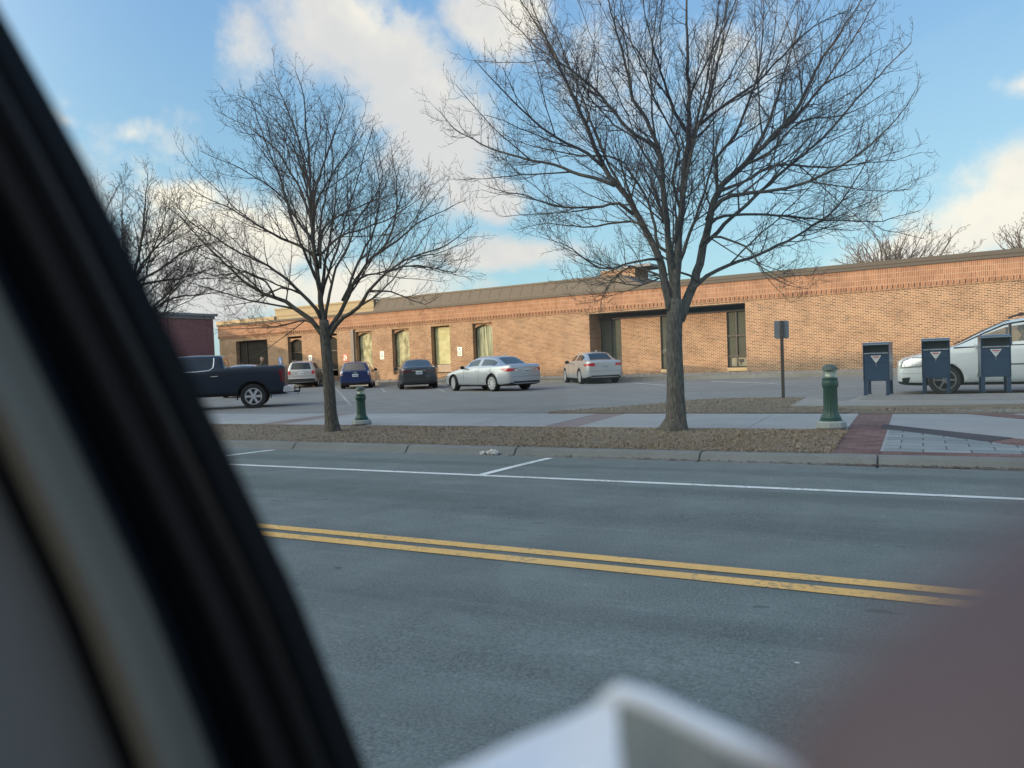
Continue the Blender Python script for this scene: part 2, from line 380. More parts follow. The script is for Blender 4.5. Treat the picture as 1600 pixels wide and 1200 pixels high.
# turf verge: gently uneven sheet
def uneven(name, x0, x1, y0, y1, zf, m, nx, ny, amp=.02, seed=1):
    rnd = random.Random(seed); b = MB(); vs = []
    for j in range(ny+1):
        for i in range(nx+1):
            x = x0+(x1-x0)*i/nx; y = y0+(y1-y0)*j/ny; e = 0 if j in (0, ny) else 1
            vs.append((x, y, zf(x, y)+e*(rnd.random()*amp)))
    b.add(vs, [(j*(nx+1)+i, j*(nx+1)+i+1, (j+1)*(nx+1)+i+1, (j+1)*(nx+1)+i) for j in range(ny) for i in range(nx)])
    return b.build(name, m, smooth=True)
XR0 = -.93; XR1 = -.43
tz = lambda x, y: ZS-.058*(YW1-y)/(YW1-YK)-.008+.02*math.sin(math.pi*(y-YK)/(YW0-YK))
struct(uneven('turf', -40, XR0, YK, YW0, tz, soil, 400, 14))
tilt(struct(sheet('turf_far', [(-150, YK), (-40, YK), (-40, YW0), (-150, YW0)], soil, ZS-.008)))
# brick edging, pavement slabs, brick cross bands
tilt(struct(sheet('brick_edging', [(-150, YW0), (XR0, YW0), (XR0, YWB), (-150, YWB)], redpaver, ZS-.004, th=.1)))
b = MB(); x = -1.0; xbands = [gp(915, 655, ZS)[0], gp(915, 655, ZS)[0]-6.6, gp(915, 655, ZS)[0]-13.2, gp(915, 655, ZS)[0]-19.8]
edges = [XR0]
bb = MB(); last = XR0
for xb in xbands:
    seg0, seg1 = xb+.3, last; nsl = max(1, round((seg1-seg0)/1.55)); wdt = (seg1-seg0)/nsl
    for i in range(nsl): b.box(seg0+i*wdt+.006, seg0+(i+1)*wdt-.006, YWB+.004, YW1, -.02, ZS)
    bb.box(xb-.3, xb+.3, YWB+.004, YW1, -.02, ZS-.003); last = xb-.3
while last > -120: b.box(last-1.55+.006, last-.006, YWB+.004, YW1, -.02, ZS); last -= 1.55
tilt(struct(b.build('pavement', concrete))); tilt(struct(bb.build('brick_band', ground_mat('muted_brick_band', (.17, .135, .13), (.25, .20, .195), (.20, .165, .16), fine=40, mid=3))))
# lot surface, gently sloping
def lotz(x, y): return .0+.07*min(1, max(0, (x+14)/12))
b = MB(); nx, ny = 60, 30; vs = []
X0, X1, Y0, Y1 = -150, 60, 12.9, 60
for j in range(ny+1):
    for i in range(nx+1):
        x = X0+(X1-X0)*i/nx; y = Y0+(Y1-Y0)*j/ny; vs.append((x, y, lotz(x, y)))
b.add(vs, [(j*(nx+1)+i, j*(nx+1)+i+1, (j+1)*(nx+1)+i+1, (j+1)*(nx+1)+i) for j in range(ny) for i in range(nx)])
struct(b.build('parking_lot', lotasph, smooth=True))
def P(px, py, z): q = gp(px, py, z); return (float(q[0]), float(q[1]))
# painted lines in the lot
def lotline(a, c, wd=.1, m=fadedp, name='lot_line'):
    p, q = np.array(P(*a, lotz(-8, 20))), np.array(P(*c, lotz(-8, 20))); d = q-p; d /= np.linalg.norm(d); nn = np.array([-d[1], d[0]])*wd/2
    K = 14; v = []
    for i in range(K+1):
        r = p+(q-p)*i/K
        for s in (1, -1): w_ = r+nn*s; v.append((w_[0], w_[1], lotz(*w_)+.006))
    b = MB(); b.add(v, [(2*i, 2*i+1, 2*i+3, 2*i+2) for i in range(K)]); return struct(b.build(name, m))
lotline((600, 646), (905, 633)); lotline((745, 647), (935, 640)); lotline((575, 632), (705, 628))
lotline((525, 606), (548, 632)); lotline((596, 606), (602, 612)); lotline((682, 606), (695, 611)); lotline((878, 602), (922, 606)); lotline((990, 598), (1040, 602), m=whitep)
lotline((1110, 596), (1210, 600), .12, whitep); lotline((1180, 598), (1260, 605), .08)
# lot island with dead grass
zi = .17
isl = [P(870, 642, zi), P(930, 638, zi), P(1000, 633, zi), P(1060, 627, zi), P(1110, 623, zi), P(1160, 621.5, zi), P(1240, 620.5, zi), P(1262, 622, zi)]
isl2 = isl+[P(1330, 640, zi), (P(1330, 640, zi)[0], YW1+.01), (isl[0][0], YW1+.01)]
struct(sheet('island_turf', isl2, soil, zi, th=.2))
# post box island: kerb frame and aggregate top
zk = .21
fr = [P(1234, 634.5, zk), P(1262, 620, zk), P(1277, 620.5, zk), P(1290, 627, zk), P(1325, 626, zk), P(1345, 618, zk), P(1700, 612, zk), (P(1700, 630, zk)), P(1600, 631, zk), P(1400, 633.5, zk)]
struct(sheet('island_kerb', fr, oldconc, zk, th=.25))
ag = [P(1344, 624.5, zk), P(1352, 618.6, zk), P(1700, 612.6, zk), P(1700, 622, zk), P(1600, 624, zk), P(1470, 625, zk)]
struct(sheet('island_paving', ag, aggr, zk+.005, th=.02))
yI = P(1500, 632, zk)[1]
struct(sheet('island_verge', [(P(1234, 634.5, zk)[0]-.6, YW1+.01), (20, YW1+.01), (20, yI+.1), (P(1234, 634.5, zk)[0]-.3, yI+.1)], soil, .155, th=.1))
# plaza on the right
tilt(struct(sheet('plaza', [(XR0, YK+.002), (30, YK+.002), (30, YW1), (XR0, YW1)], concrete, ZS-.006, th=.2)))
def flush(name, pts, m, k=1): return tilt(struct(sheet(name, [P(p[0], p[1], .12) for p in pts], m, ZS-.006+.004*k, th=.003*k)))
tilt(struct(sheet('brick_strip', [(XR0, YK+.004), (XR1, YK+.004), (XR1, YW1), (XR0, YW1)], redpaver, ZS-.002, th=.003)))
tilt(struct(sheet('brick_strip', [(XR1+.002, YK+.004), (30, YK+.004), (30, YK+.26), (XR1+.002, YK+.26)], redpaver, ZS-.002, th=.003)))
bluepaver = brick_mat('blue_grey_paver', .46, .27, .008, [(.20, .23, .25), (.26, .295, .31), (.31, .345, .36)], (.07, .08, .085), off=.5, stain=.2)
for mm in (redpaver, bluepaver):   # lie flat: map x,y instead of x+y,z
    nt = mm.node_tree
    cbn = [x for x in nt.nodes if x.type == 'COMBXYZ'][0]; sp = [x for x in nt.nodes if x.type == 'SEPXYZ'][0]
    nt.links.new(sp.outputs[0], cbn.inputs[0]); nt.links.new(sp.outputs[1], cbn.inputs[1])
yb1 = P(1500, 694, ZS)[1]
a1 = P(1373, 700, .12); a2 = P(1377, 670.5, .12); a3 = P(1545, 688.5, .12); a4 = P(1640, 697, .12)
tilt(struct(sheet('grey_paving', [(XR1+.03, YK+.262), (XR1+.03, a2[1]), a3, a4, (a4[0], YK+.262)], bluepaver, ZS-.002, th=.003)))
flush('slate_strip', [(1376, 669.5), (1381, 664), (1582, 683), (1545, 688)], slate, 2)
flush('brick_strip', [(1545, 689), (1584, 683.3), (1640, 690), (1640, 698)], redpaver, 1.6)
flush('brick_strip', [(1382, 642.4), (1445, 642.4), (1640, 654), (1640, 660), (1520, 650), (1460, 646.5), (1382, 645.5)], redpaver, 1.4)
flush('grey_paving', [(1470, 643.2), (1640, 643.2), (1640, 652)], bluepaver, 1.5)

# dry grass blades and fallen leaves on the verge
def blades(name, regions, n, seed, m, label, zf):
    rnd = random.Random(seed); vs = []; fs = []
    for k in range(n):
        x0, x1, y0, y1 = regions[rnd.randrange(len(regions))]
        x = rnd.uniform(x0, x1); y = rnd.uniform(y0, y1); z = zf(x, y)
        if z is None: continue
        a = rnd.uniform(0, 6.283); b_ = len(vs)
        if rnd.random() < .975:
            L = rnd.uniform(.02, .07); w_ = rnd.uniform(.002, .005); lean = rnd.uniform(.9, 1.55)
            dx, dy = math.cos(a), math.sin(a)
            vs += [(x-dy*w_, y+dx*w_, z), (x+dy*w_, y-dx*w_, z), (x+dx*L*math.sin(lean), y+dy*L*math.sin(lean), z+.004+L*math.cos(lean))]; fs.append((b_, b_+1, b_+2))
        else:
            L = rnd.uniform(.008, .024); dx, dy = math.cos(a)*L, math.sin(a)*L; t = rnd.uniform(-.6, .6)*L
            vs += [(x-dx, y-dy, z+.012), (x+dy*.6, y-dx*.6, z+.018+t), (x+dx, y+dy, z+.014), (x-dy*.6, y+dx*.6, z+.018-t)]; fs.append((b_, b_+1, b_+2, b_+3))
    b = MB(); b.v = vs; b.f = fs; b.mi = [0]*len(fs)
    o = b.build(name, m); return tag(o, label, 'grass', kind='stuff')
straw = mat('dry_straw', (.30, .24, .17), .9, var=.65, vscale=70)
leafm = mat('dead_leaf', (.17, .13, .095), .8, var=.5, vscale=12)
blades('dead_grass', [(-20, -9, YK-.03, YW0+.04), (-9, XR0, YK-.03, YW0+.04), (-9, XR0, YK-.04, YW0+.05), (-5, XR0+.03, YK-.03, YW0+.04)], 130000, 3, straw, 'matted dead tan grass along the verge between kerb and pavement', lambda x, y: tz(x, y)+.005)
blades('dead_leaf_litter', [(-16, XR0+.1, YK-.06, YW0+.12)], 4200, 5, leafm, 'brown leaf litter scattered over the dead verge grass', lambda x, y: tz(x, y)+.012)
def inpoly(x, y, pl):
    c = False
    for i in range(len(pl)):
        (ax, ay), (bx, by) = pl[i], pl[i-1]
        if (ay > y) != (by > y) and x < (bx-ax)*(y-ay)/(by-ay)+ax: c = not c
    return c
blades('dead_grass', [(isl[0][0], 1.5, YW1, isl[5][1]+1)], 60000, 9, straw, 'matted dead tan grass on the parking lot island behind the pavement', lambda x, y: zi if inpoly(x, y, isl2) else (.158 if (y < yI and y > YW1 and x > isl2[-3][0]) else None))
# leaf litter in the gutter on the right
def gutter():
    rnd = random.Random(12); vs = []; fs = []
    for k in range(1400):
        x = rnd.gauss(-.9 if rnd.random() < .75 else -4.1, .6 if rnd.random() < .7 else 1.0)+ (rnd.random()*2.2); y = YG+.13+rnd.gauss(0, .03)
        if y > YG+.19: y = YG+.18
        L = rnd.uniform(.006, .022); a = rnd.uniform(0, 6.28); dx, dy = math.cos(a)*L, math.sin(a)*L; t = rnd.uniform(-.5, .5)*L; z = .004+rnd.random()*.012; q = len(vs)
        vs += [(x-dx, y-dy, z), (x+dy*.5, y-dx*.5, z+abs(t)), (x+dx, y+dy, z+.003), (x-dy*.5, y+dx*.5, z+abs(t))]; fs.append((q, q+1, q+2, q+3))
    b = MB(); b.v = vs; b.f = fs; b.mi = [0]*len(fs); tag(b.build('leaf_litter', leafm), 'small dead leaves and grit gathered in the gutter', 'leaves', kind='stuff')
gutter()
# crumpled wrapper by the kerb, pale leaf-like scrap on the road
def crumple(name, c, r, m, label, cat, seed):
    rnd = random.Random(seed); bm = bmesh.new(); bmesh.ops.create_icosphere(bm, subdivisions=3, radius=1)
    for v in bm.verts:
        k = .75+.5*rnd.random(); v.co = Vector((v.co.x*r[0]*k, v.co.y*r[1]*k, v.co.z*r[2]*k))
    me = bpy.data.meshes.new(name); bm.to_mesh(me); bm.free(); me.materials.append(m); o = bpy.data.objects.new(name, me); COL.objects.link(o); o.location = c
    return tag(o, label, cat)
q = gp(758, 708, .05); crumple('wrapper', (q[0], YG+.14, .03), (.085, .045, .04), mat('dull_white_plastic', (.5, .5, .49), .6), 'crumpled white wrapper lying in the gutter against the kerb', 'litter', 4)
q = gp(744, 709, .04); crumple('paper_scrap', (q[0]-.02, YG+.14, .02), (.05, .035, .028), MATS['dull_white_plastic'], 'small white paper scrap just left of the crumpled wrapper', 'litter', 6)
q = gp(1246, 1055, .03); crumple('leaf', (q[0], q[1], roadz(q[1])+.003), (.009, .005, .002), whitep, 'tiny pale leaf lying on the near lane asphalt', 'litter', 7)

# ------------------------------------------------------------------ post office building
WD = ray(-1000, 629.4); WD[2] = 0; we = -WD/np.linalg.norm(WD); wn = np.array([we[1], -we[0], 0])
WP = dp(1165, 579, 36.); WA = math.atan2(we[1], we[0])
B = empty('brick_building', (WP[0], WP[1], 0), WA, 'long low orange brick building with brown metal roof edge across the parking lot', 'building')
# local: x along the wall (right), -y towards the camera, z up
SL, SR = -39.5, 26.
WIN = [(-37.55, -34.0, .55, 3.35), (-31.85, -30.42, .6, 3.42), (-28.4, -26.98, .6, 3.42), (-25.25, -23.83, .6, 3.42), (-22.1, -20.68, .6, 3.42), (-18.93, -17.5, .6, 3.42), (-15.8, -14.4, .6, 3.42)]
REC = (-8.15, .06, .2, 3.5)
def wallgrid(holes, x0, x1, z0, z1, y, mb, reveal, m=None):
    xs = sorted({x0, x1}|{h[0] for h in holes}|{h[1] for h in holes}); zs = sorted({z0, z1}|{h[2] for h in holes}|{h[3] for h in holes})
    for i in range(len(xs)-1):
        for j in range(len(zs)-1):
            cx, cz = (xs[i]+xs[i+1])/2, (zs[j]+zs[j+1])/2
            if any(h[0] < cx < h[1] and h[2] < cz < h[3] for h in holes): continue
            mb.add([(xs[i], y, zs[j]), (xs[i+1], y, zs[j]), (xs[i+1], y, zs[j+1]), (xs[i], y, zs[j+1])], [(0, 1, 2, 3)])
    for h in holes:
        a, b_, c, d = h[:4]; r = reveal
        mb.add([(a, y, c), (a, y+r, c), (a, y+r, d), (a, y, d)], [(0, 1, 2, 3)]); mb.add([(b_, y, c), (b_, y+r, c), (b_, y+r, d), (b_, y, d)], [(3, 2, 1, 0)])
        mb.add([(a, y, d), (b_, y, d), (b_, y+r, d), (a, y+r, d)], [(3, 2, 1, 0)]); mb.add([(a, y, c), (b_, y, c), (b_, y+r, c), (a, y+r, c)], [(0, 1, 2, 3)])
w1 = MB(); wallgrid(WIN, SL, REC[0], -.1, 3.6, 0, w1, .36); wallgrid([], REC[1], SR, -.1, 3.6, 0, w1, 0)
wallgrid([], REC[0], REC[1], REC[3], 3.6, 0, w1, 0); wallgrid([], REC[0], REC[1], -.1, REC[2], 0, w1, 0)
# recess: side walls, soffit, inner wall with three windows
RW = [(-8.1, -6.87, .45, 3.35), (-4.67, -3.5, .45, 3.35), (-1.21, -.1, .45, 3.35)]
D = 1.15
wallgrid(RW, REC[0], REC[1], REC[2], REC[3], D, w1, .12)
w1.add([(REC[0], 0, REC[2]), (REC[0], D, REC[2]), (REC[0], D, REC[3]), (REC[0], 0, REC[3])], [(0, 1, 2, 3)])
w1.add([(REC[1], 0, REC[2]), (REC[1], D, REC[2]), (REC[1], D, REC[3]), (REC[1], 0, REC[3])], [(3, 2, 1, 0)])
w1.add([(REC[0], 0, REC[3]), (REC[1], 0, REC[3]), (REC[1], D, REC[3]), (REC[0], D, REC[3])], [(3, 2, 1, 0)])
w1.add([(REC[0], 0, REC[2]), (REC[1], 0, REC[2]), (REC[1], D, REC[2]), (REC[0], D, REC[2])], [(0, 1, 2, 3)])
# sides and back
w1.add([(SL, 0, -.1), (SL, 24, -.1), (SL, 24, 4.5), (SL, 0, 4.5)], [(3, 2, 1, 0)]); w1.add([(SR, 0, -.1), (SR, 24, -.1), (SR, 24, 4.5), (SR, 0, 4.5)], [(0, 1, 2, 3)])
w1.add([(SL, 24, -.1), (SR, 24, -.1), (SR, 24, 4.5), (SL, 24, 4.5)], [(3, 2, 1, 0)])
w1.build('wall', brick, B)
b = MB(); b.box(REC[0]+.004, REC[1]-.004, D-.06, D-.004, 3.18, 3.49); b.box(REC[0]+.004, REC[1]-.004, .01, D-.064, 3.47, 3.495); b.build('recess_shade_board', mat('recess_shade_brown', (.03, .027, .024), .7), B)  # dark board and lining added to widen the shadow band at the recess top
b = MB(); b.box(SL-.03, SR+.03, -.06, .3, 3.604, 4.52); 
band = b.build('soldier_course_band', soldier, B)
x = SL
while x < 16:
    b.box(x, x+.068, -.105, -.059, 3.65, 3.80); x += .2032
bpy.data.objects.remove(band); band = b.build('soldier_course_band', soldier, B)
b = MB(); b.box(SL-.05, SR+.05, -.14, .4, 4.524, 4.66); b.box(-4.9, SR+.05, -.17, 24, 4.664, 4.83); b.build('fascia', fasciad, B)
# mansard, sloping back a little, with standing seams
b = MB(); s0, s1, z0, z1 = -23.5, -6.4, 4.664, 5.42
b.add([(s0, -.12, z0), (s1+1.6, -.12, z0), (s1+.0, .35, z1), (s0, .35, z1), (s0, 9, z1), (s1, 9, z1), (s1+1.6, 9, z0), (s0, 9, z0)], [(0, 1, 2, 3), (3, 2, 5, 4), (1, 6, 5, 2), (0, 3, 4, 7), (7, 4, 5, 6)])
x = s0+.3
while x < s1:
    b.add([(x-.010, -.058, z0+.12), (x+.010, -.058, z0+.12), (x+.010, .287, z1-.08), (x-.010, .287, z1-.08), (x-.012, -.05, z0+.12), (x+.012, -.05, z0+.12), (x+.012, .40, z1-.08), (x-.012, .40, z1-.08)], [(0, 1, 2, 3), (0, 3, 7, 4), (1, 5, 6, 2)]); x += .72 if random.random() < 2 else 1
b.box(s0-.02, s1+.02, .28, .5, z1-.07, z1+.02)
b.build('mansard', fascia, B)
b = MB(); b.box(SL-.08, -33, -.13, .5, 4.664, 4.92); b.build('parapet_coping', tan, B)
b = MB(); b.box(-33.05, s0-.05, .02, .28, 4.664, 5.34); b.box(-33.1, s0-.03, -.04, .34, 5.344, 5.45); b.box(-33.05, s0-.05, -.02, .018, 4.9, 4.96); b.build('sunlit_parapet', mat('olive_tan_panel', (.34, .27, .165), .8, var=.2), B)
b = MB(); b.add([(SL, .4, 4.6), (SR, .4, 4.6), (SR, 24, 4.6), (SL, 24, 4.6)], [(0, 1, 2, 3)]); b.build('roof', graycap, B)
# roof chimney box with grey cap behind the mansard
cb_ = MB(); cb_.box(-9.0, -6.9, 3.2, 5.0, 4.7, 6.05); ch = cb_.build('chimney', brick, B)
b = MB(); b.box(-7.6, -5.9, 3.0, 5.2, 6.054, 6.18); b.build('cap', graycap, ch)
# windows
curt = ['c', 'c', 'c', 'c', 'c', 'c', 'v']
def curtain_mat(name, c1, c2, scale, thr=(.35, .65)):
    m = bpy.data.materials.new(name); m.use_nodes = True; MATS[name] = m; w = NT(m.node_tree)
    p = w.n('ShaderNodeBsdfPrincipled'); o = w.n('ShaderNodeOutputMaterial'); w.l(p.outputs[0], o.inputs[0])
    tc = w.n('ShaderNodeTexCoord').outputs['Object']; mp = w.n('ShaderNodeMapping'); w.l(tc, mp.inputs[0]); mp.inputs['Scale'].default_value = scale
    w.l(w.mix(w.ss(w.noise(mp.outputs[0], 3, 5, .6), *thr), c1, c2), p.inputs['Base Color']); p.inputs['Roughness'].default_value = .7
    return m
blindA = curtain_mat('sky_reflection_blind', (.34, .32, .22), (.80, .76, .55), (1.2, 1, .8))  # pale blotches on the blind stand in for sky reflected in the pane
blindB = curtain_mat('yellow_sky_blind', (.70, .66, .42), (.86, .82, .56), (.6, 1, 1.2))  # blind coloured bright to stand in for yellow sky reflected in the pane
strips = curtain_mat('vertical_blind', (.14, .16, .12), (.80, .82, .66), (9, 1, .15), (.42, .58))
darkint = mat('dark_interior', (.05, .045, .04), .8, var=.6, vscale=2)
greyint = mat('grey_interior', (.13, .135, .12), .8, var=.3, vscale=1.5)
winglass = glass_mat('window_glass', (.82, .84, .80), .08, .02)
bronze = mat('bronze_frame', (.05, .045, .04), .5, .3)
stonep = mat('stone_panel', (.36, .29, .22), .9, var=.3)
ocre = mat('ochre_sill', (.55, .42, .24), .8, var=.2)
def window(x0, x1, z0, z1, y, back, mull=(), trans=(), sill=None, arch=False, lower=None):
    f = MB(); t = .05
    t = .03; f.box(x0+.002, x0+t, y-.03, y+.03, z0, z1); f.box(x1-t, x1-.002, y-.03, y+.03, z0, z1); f.box(x0+t, x1-t, y-.03, y+.03, z1-t, z1-.002); f.box(x0+t, x1-t, y-.03, y+.03, z0, z0+t)
    for mx in mull: f.box(mx-.03, mx+.03, y-.027, y+.027, z0+t, z1-t)
    for mz in trans: f.box(x0+t, x1-t, y-.024, y+.024, mz-.03, mz+.03)
    fo = f.build('window', bronze, B)
    g = MB(); g.add([(x0+t, y, z0+t), (x1-t, y, z0+t), (x1-t, y, z1-t), (x0+t, y, z1-t)], [(0, 1, 2, 3)]); g.build('pane', winglass, fo)
    g = MB(); g.add([(x0+.01, y+.05, z0+.01), (x1-.01, y+.05, z0+.01), (x1-.01, y+.05, z1-.01), (x0+.01, y+.05, z1-.01)], [(0, 1, 2, 3)]); g.build('blind', back, fo)
    if sill:
        s_ = MB(); s_.box(x0-.0, x1+.0, y-.12, y+.02, z0-.16, z0-.004); s_.build('sill', sill, fo)
    if lower:
        s_ = MB(); s_.box(x0+.004, x1-.004, y-.05, y+.0, z0-lower, z0-.004); s_.build('panel', stonep, fo)
    if arch:
        a = MB(); n = 10; pts = []
        for i in range(n+1):
            u = i/n; pts.append((x0+.004+(x1-x0-.008)*u, z1-.30-.0+.22*math.sin(math.pi*u)))
        pts += [(x1-.004, z1-.004), (x0+.004, z1-.004)]
        vs = [(p[0], y-.16, p[1]) for p in pts]+[(p[0], y-.035, p[1]) for p in pts]; k = len(pts)
        a.add(vs, [tuple(range(k)), tuple(range(2*k-1, k-1, -1))]+[(i, k+i, k+(i+1) % k, (i+1) % k) for i in range(k)]); a.build('arched_head', brick, fo)
    return fo
for i, h in enumerate(WIN):
    x0, x1, z0, z1 = h
    if i == 0: window(x0, x1, z0+.25, z1, .33, darkint, mull=(x0+.85,), trans=())
    elif i in (1, 2): window(x0, x1, z0+.35, z1-.12, .33, darkint, trans=(2.3,), arch=True)
    elif i in (3, 4): window(x0, x1, z0+.45, z1, .33, blindA, arch=True, lower=.4)
    elif i == 5: window(x0, x1, z0+.5, z1, .33, blindB, lower=.45)
    else: window(x0, x1, z0+.45, z1, .33, strips, arch=True, lower=.4)
window(RW[0][0], RW[0][1], RW[0][2], RW[0][3], D+.06, greyint, mull=((RW[0][0]+RW[0][1])/2,), sill=ocre)
window(RW[1][0], RW[1][1], RW[1][2], RW[1][3], D+.06, greyint, trans=(1.3,), sill=ocre)
window(RW[2][0], RW[2][1], RW[2][2], RW[2][3], D+.06, greyint, mull=(-.75,), trans=(2.0, 1.0), sill=ocre)
pf = MB(); pf.box(-1.02, -.16, D+.075, D+.085, .52, .93); pf.box(-.95, -.85, D+.070, D+.0745, .56, .90); po = pf.build('poster', mat('poster_grey', (.42, .40, .35), .8, var=.3, vscale=3), B)
pm_ = MB(); pm_.box(-.66, -.42, D+.066, D+.0745, .70, .86); pm_.box(-.60, -.54, D+.066, D+.0745, .58, .698); pm_.build('poster_mark', mat('poster_dark', (.10, .09, .08), .8), po)
b = MB(); b.box(-25.62, -25.35, -.12, -.002, .1, 3.59); b.build('wall_pilaster', mat('grey_pilaster', (.22, .19, .17), .8), B)
b = MB(); b.tube([(-39.45, -.12, 2.35), (-39.75, -.12, 2.35), (-39.75, -.12, .1)], .04); b.build('drain_pipe', graycap, B)
# planting bed of stones, kerb and walk along the wall
def WL(s, off, z): q = WP+we*s+wn*off; return (q[0], q[1], z)
b = MB()
N = 60
for i in range(N):
    a, c = SL-2+(SR-SL)*i/N, SL-2+(SR-SL)*(i+1)/N-.012
    v = [WL(a, 2.0, -.05), WL(c, 2.0, -.05), WL(c, 1.75, -.05), WL(a, 1.75, -.05)]; v += [(q[0], q[1], lotz(q[0], q[1])+.14) for q in v]
    b.add(v, [(0, 3, 2, 1), (4, 5, 6, 7), (0, 1, 5, 4), (1, 2, 6, 5), (2, 3, 7, 6), (3, 0, 4, 7)])
struct(b.build('lot_kerb', oldconc))
b = MB(); b.add([WL(SL-2, 1.75, .14), WL(SR, 1.75, .19), WL(SR, -.0, .30), WL(SL-2, -.0, .22)], [(0, 1, 2, 3)]); struct(b.build('planting_bed', aggr))
rnd = random.Random(8); b = MB()
ico = bmesh.new(); bmesh.ops.create_icosphere(ico, subdivisions=1, radius=1); iv = [v.co.copy() for v in ico.verts]; ifc = [tuple(v.index for v in f.verts) for f in ico.faces]; ico.free()
for k in range(3800):
    s_ = rnd.uniform(SL, 14); o_ = rnd.uniform(.02, 1.74); r = rnd.uniform(.025, .075); p = WL(s_, o_, 0); z = .16+.10*(1-o_/1.75)
    sx, sy, sz = (rnd.uniform(.6, 1.2)*r for _ in range(3))
    b.add([(p[0]+v.x*sx, p[1]+v.y*sy, z+.0+v.z*sz*.8) for v in iv], ifc)
tag(b.build('river_stones', mat('stone', (.27, .24, .22), .85, var=.55, vscale=2.5)), 'river stones filling the bed at the foot of the brick wall', 'stones', kind='stuff')

# ------------------------------------------------------------------ maroon building on the left
dfar = dp(338, 600, 66.); H2 = float(dp(338, 491, 66.)[2])
M2 = empty('maroon_building', (dfar[0], dfar[1], 0), 0, 'dark maroon brick building with grey coping at the far left behind the pickup truck', 'building')
b = MB(); b.box(-30, 0, -30, 0, -.1, H2-.45); b.build('wall', maroon, M2)
b = MB(); b.box(-30.1, .1, -30.1, .1, H2-.446, H2-.2); b.box(-30.25, .28, -30.25, .28, H2-.196, H2); b.build('coping', graycap, M2)
for y in (-9, -4.5): box('wall_joint', .003, .05, y-.05, y+.05, 0, H2-.45, mat('maroon_metal', (.12, .06, .06), .6), M2)

# unseen blocks added behind the camera to throw the long shade over the road
blockb = brick_mat('shade_block_brick', .2, .0677, .006, [(.22, .12, .08), (.30, .17, .12), (.34, .2, .14)], (.4, .35, .3))
xx = -128
for i, (wd, hh, lab) in enumerate([(34, 11.6, 'three storey brown brick block at the far end of the street opposite'), (30, 11.2, 'brown brick shade block added beside the far end block across the street'), (32, 11.9, 'tallest brown brick shop block in the row across the street'), (34, 11.3, 'brown brick shade block added directly behind the viewpoint'), (30, 11.6, 'last brown brick shop block of the row to the right')]):
    S = empty('shade_block', (xx, -13, 0), 0, lab, 'building', 'shop blocks across the street')
    b = MB(); hs = []
    for f in range(3):
        for k in range(int(wd//4)): hs.append((1.2+k*4, 3.0+k*4, 1.0+f*3.7, 2.9+f*3.7))
    wallgrid(hs, 0, wd-.2, 0, hh, 0, b, -.2); 
    b2 = MB()
    for v in [(0, 1, 2, 3)]:
        b.v = [(q[0], -q[1], q[2]) for q in b.v]; b.f = [f[::-1] for f in b.f]
    b.add([(0, 0, 0), (0, -14, 0), (0, -14, hh), (0, 0, hh), (wd-.2, 0, 0), (wd-.2, -14, 0), (wd-.2, -14, hh), (wd-.2, 0, hh)], [(0, 3, 2, 1), (4, 5, 6, 7), (1, 2, 6, 5), (3, 7, 6, 2)])
    b.build('wall', blockb, S)
    for h in hs:
        g = MB(); g.add([(h[0], -.15, h[2]), (h[1], -.15, h[2]), (h[1], -.15, h[3]), (h[0], -.15, h[3])], [(3, 2, 1, 0)])
        g.build('window', darkglass, S)
    xx += wd

# ------------------------------------------------------------------ trees
def bark_mat(name, c1, c2):
    m = bpy.data.materials.new(name); m.use_nodes = True; MATS[name] = m; w = NT(m.node_tree)
    p = w.n('ShaderNodeBsdfPrincipled'); o = w.n('ShaderNodeOutputMaterial'); w.l(p.outputs[0], o.inputs[0])
    tc = w.n('ShaderNodeTexCoord').outputs['Object']; mp = w.n('ShaderNodeMapping'); w.l(tc, mp.inputs[0]); mp.inputs['Scale'].default_value = (9, 9, 1.6)
    nz = w.noise(mp.outputs[0], 5, 6, .65)
    w.l(w.mix(w.ss(nz, .35, .68), c1, c2), p.inputs['Base Color']); p.inputs['Roughness'].default_value = .95; p.inputs['Specular IOR Level'].default_value = .15
    b = w.n('ShaderNodeBump'); b.inputs['Strength'].default_value = .9; b.inputs['Distance'].default_value = .02; w.l(nz, b.inputs['Height']); w.l(b.outputs[0], p.inputs['Normal'])
    return m
bark = bark_mat('bark', (.065, .058, .05), (.16, .148, .13))
twigm = bark_mat('twig_bark', (.068, .054, .048), (.125, .10, .085))
def catmull(P_, step):
    P_ = [np.array(p, float) for p in P_]; out = []
    Q = [2*P_[0]-P_[1]]+P_+[2*P_[-1]-P_[-2]]
    for i in range(1, len(Q)-2):
        a, b_, c, d = Q[i-1:i+3]; n = max(1, int(np.linalg.norm(c-b_)/step))
        for k in range(n):
            t = k/n; out.append(.5*((2*b_)+(-a+c)*t+(2*a-5*b_+4*c-d)*t*t+(-a+3*b_-3*c+d)*t**3))
    out.append(P_[-1]); return out
def unit(v): return v/(np.linalg.norm(v)+1e-9)
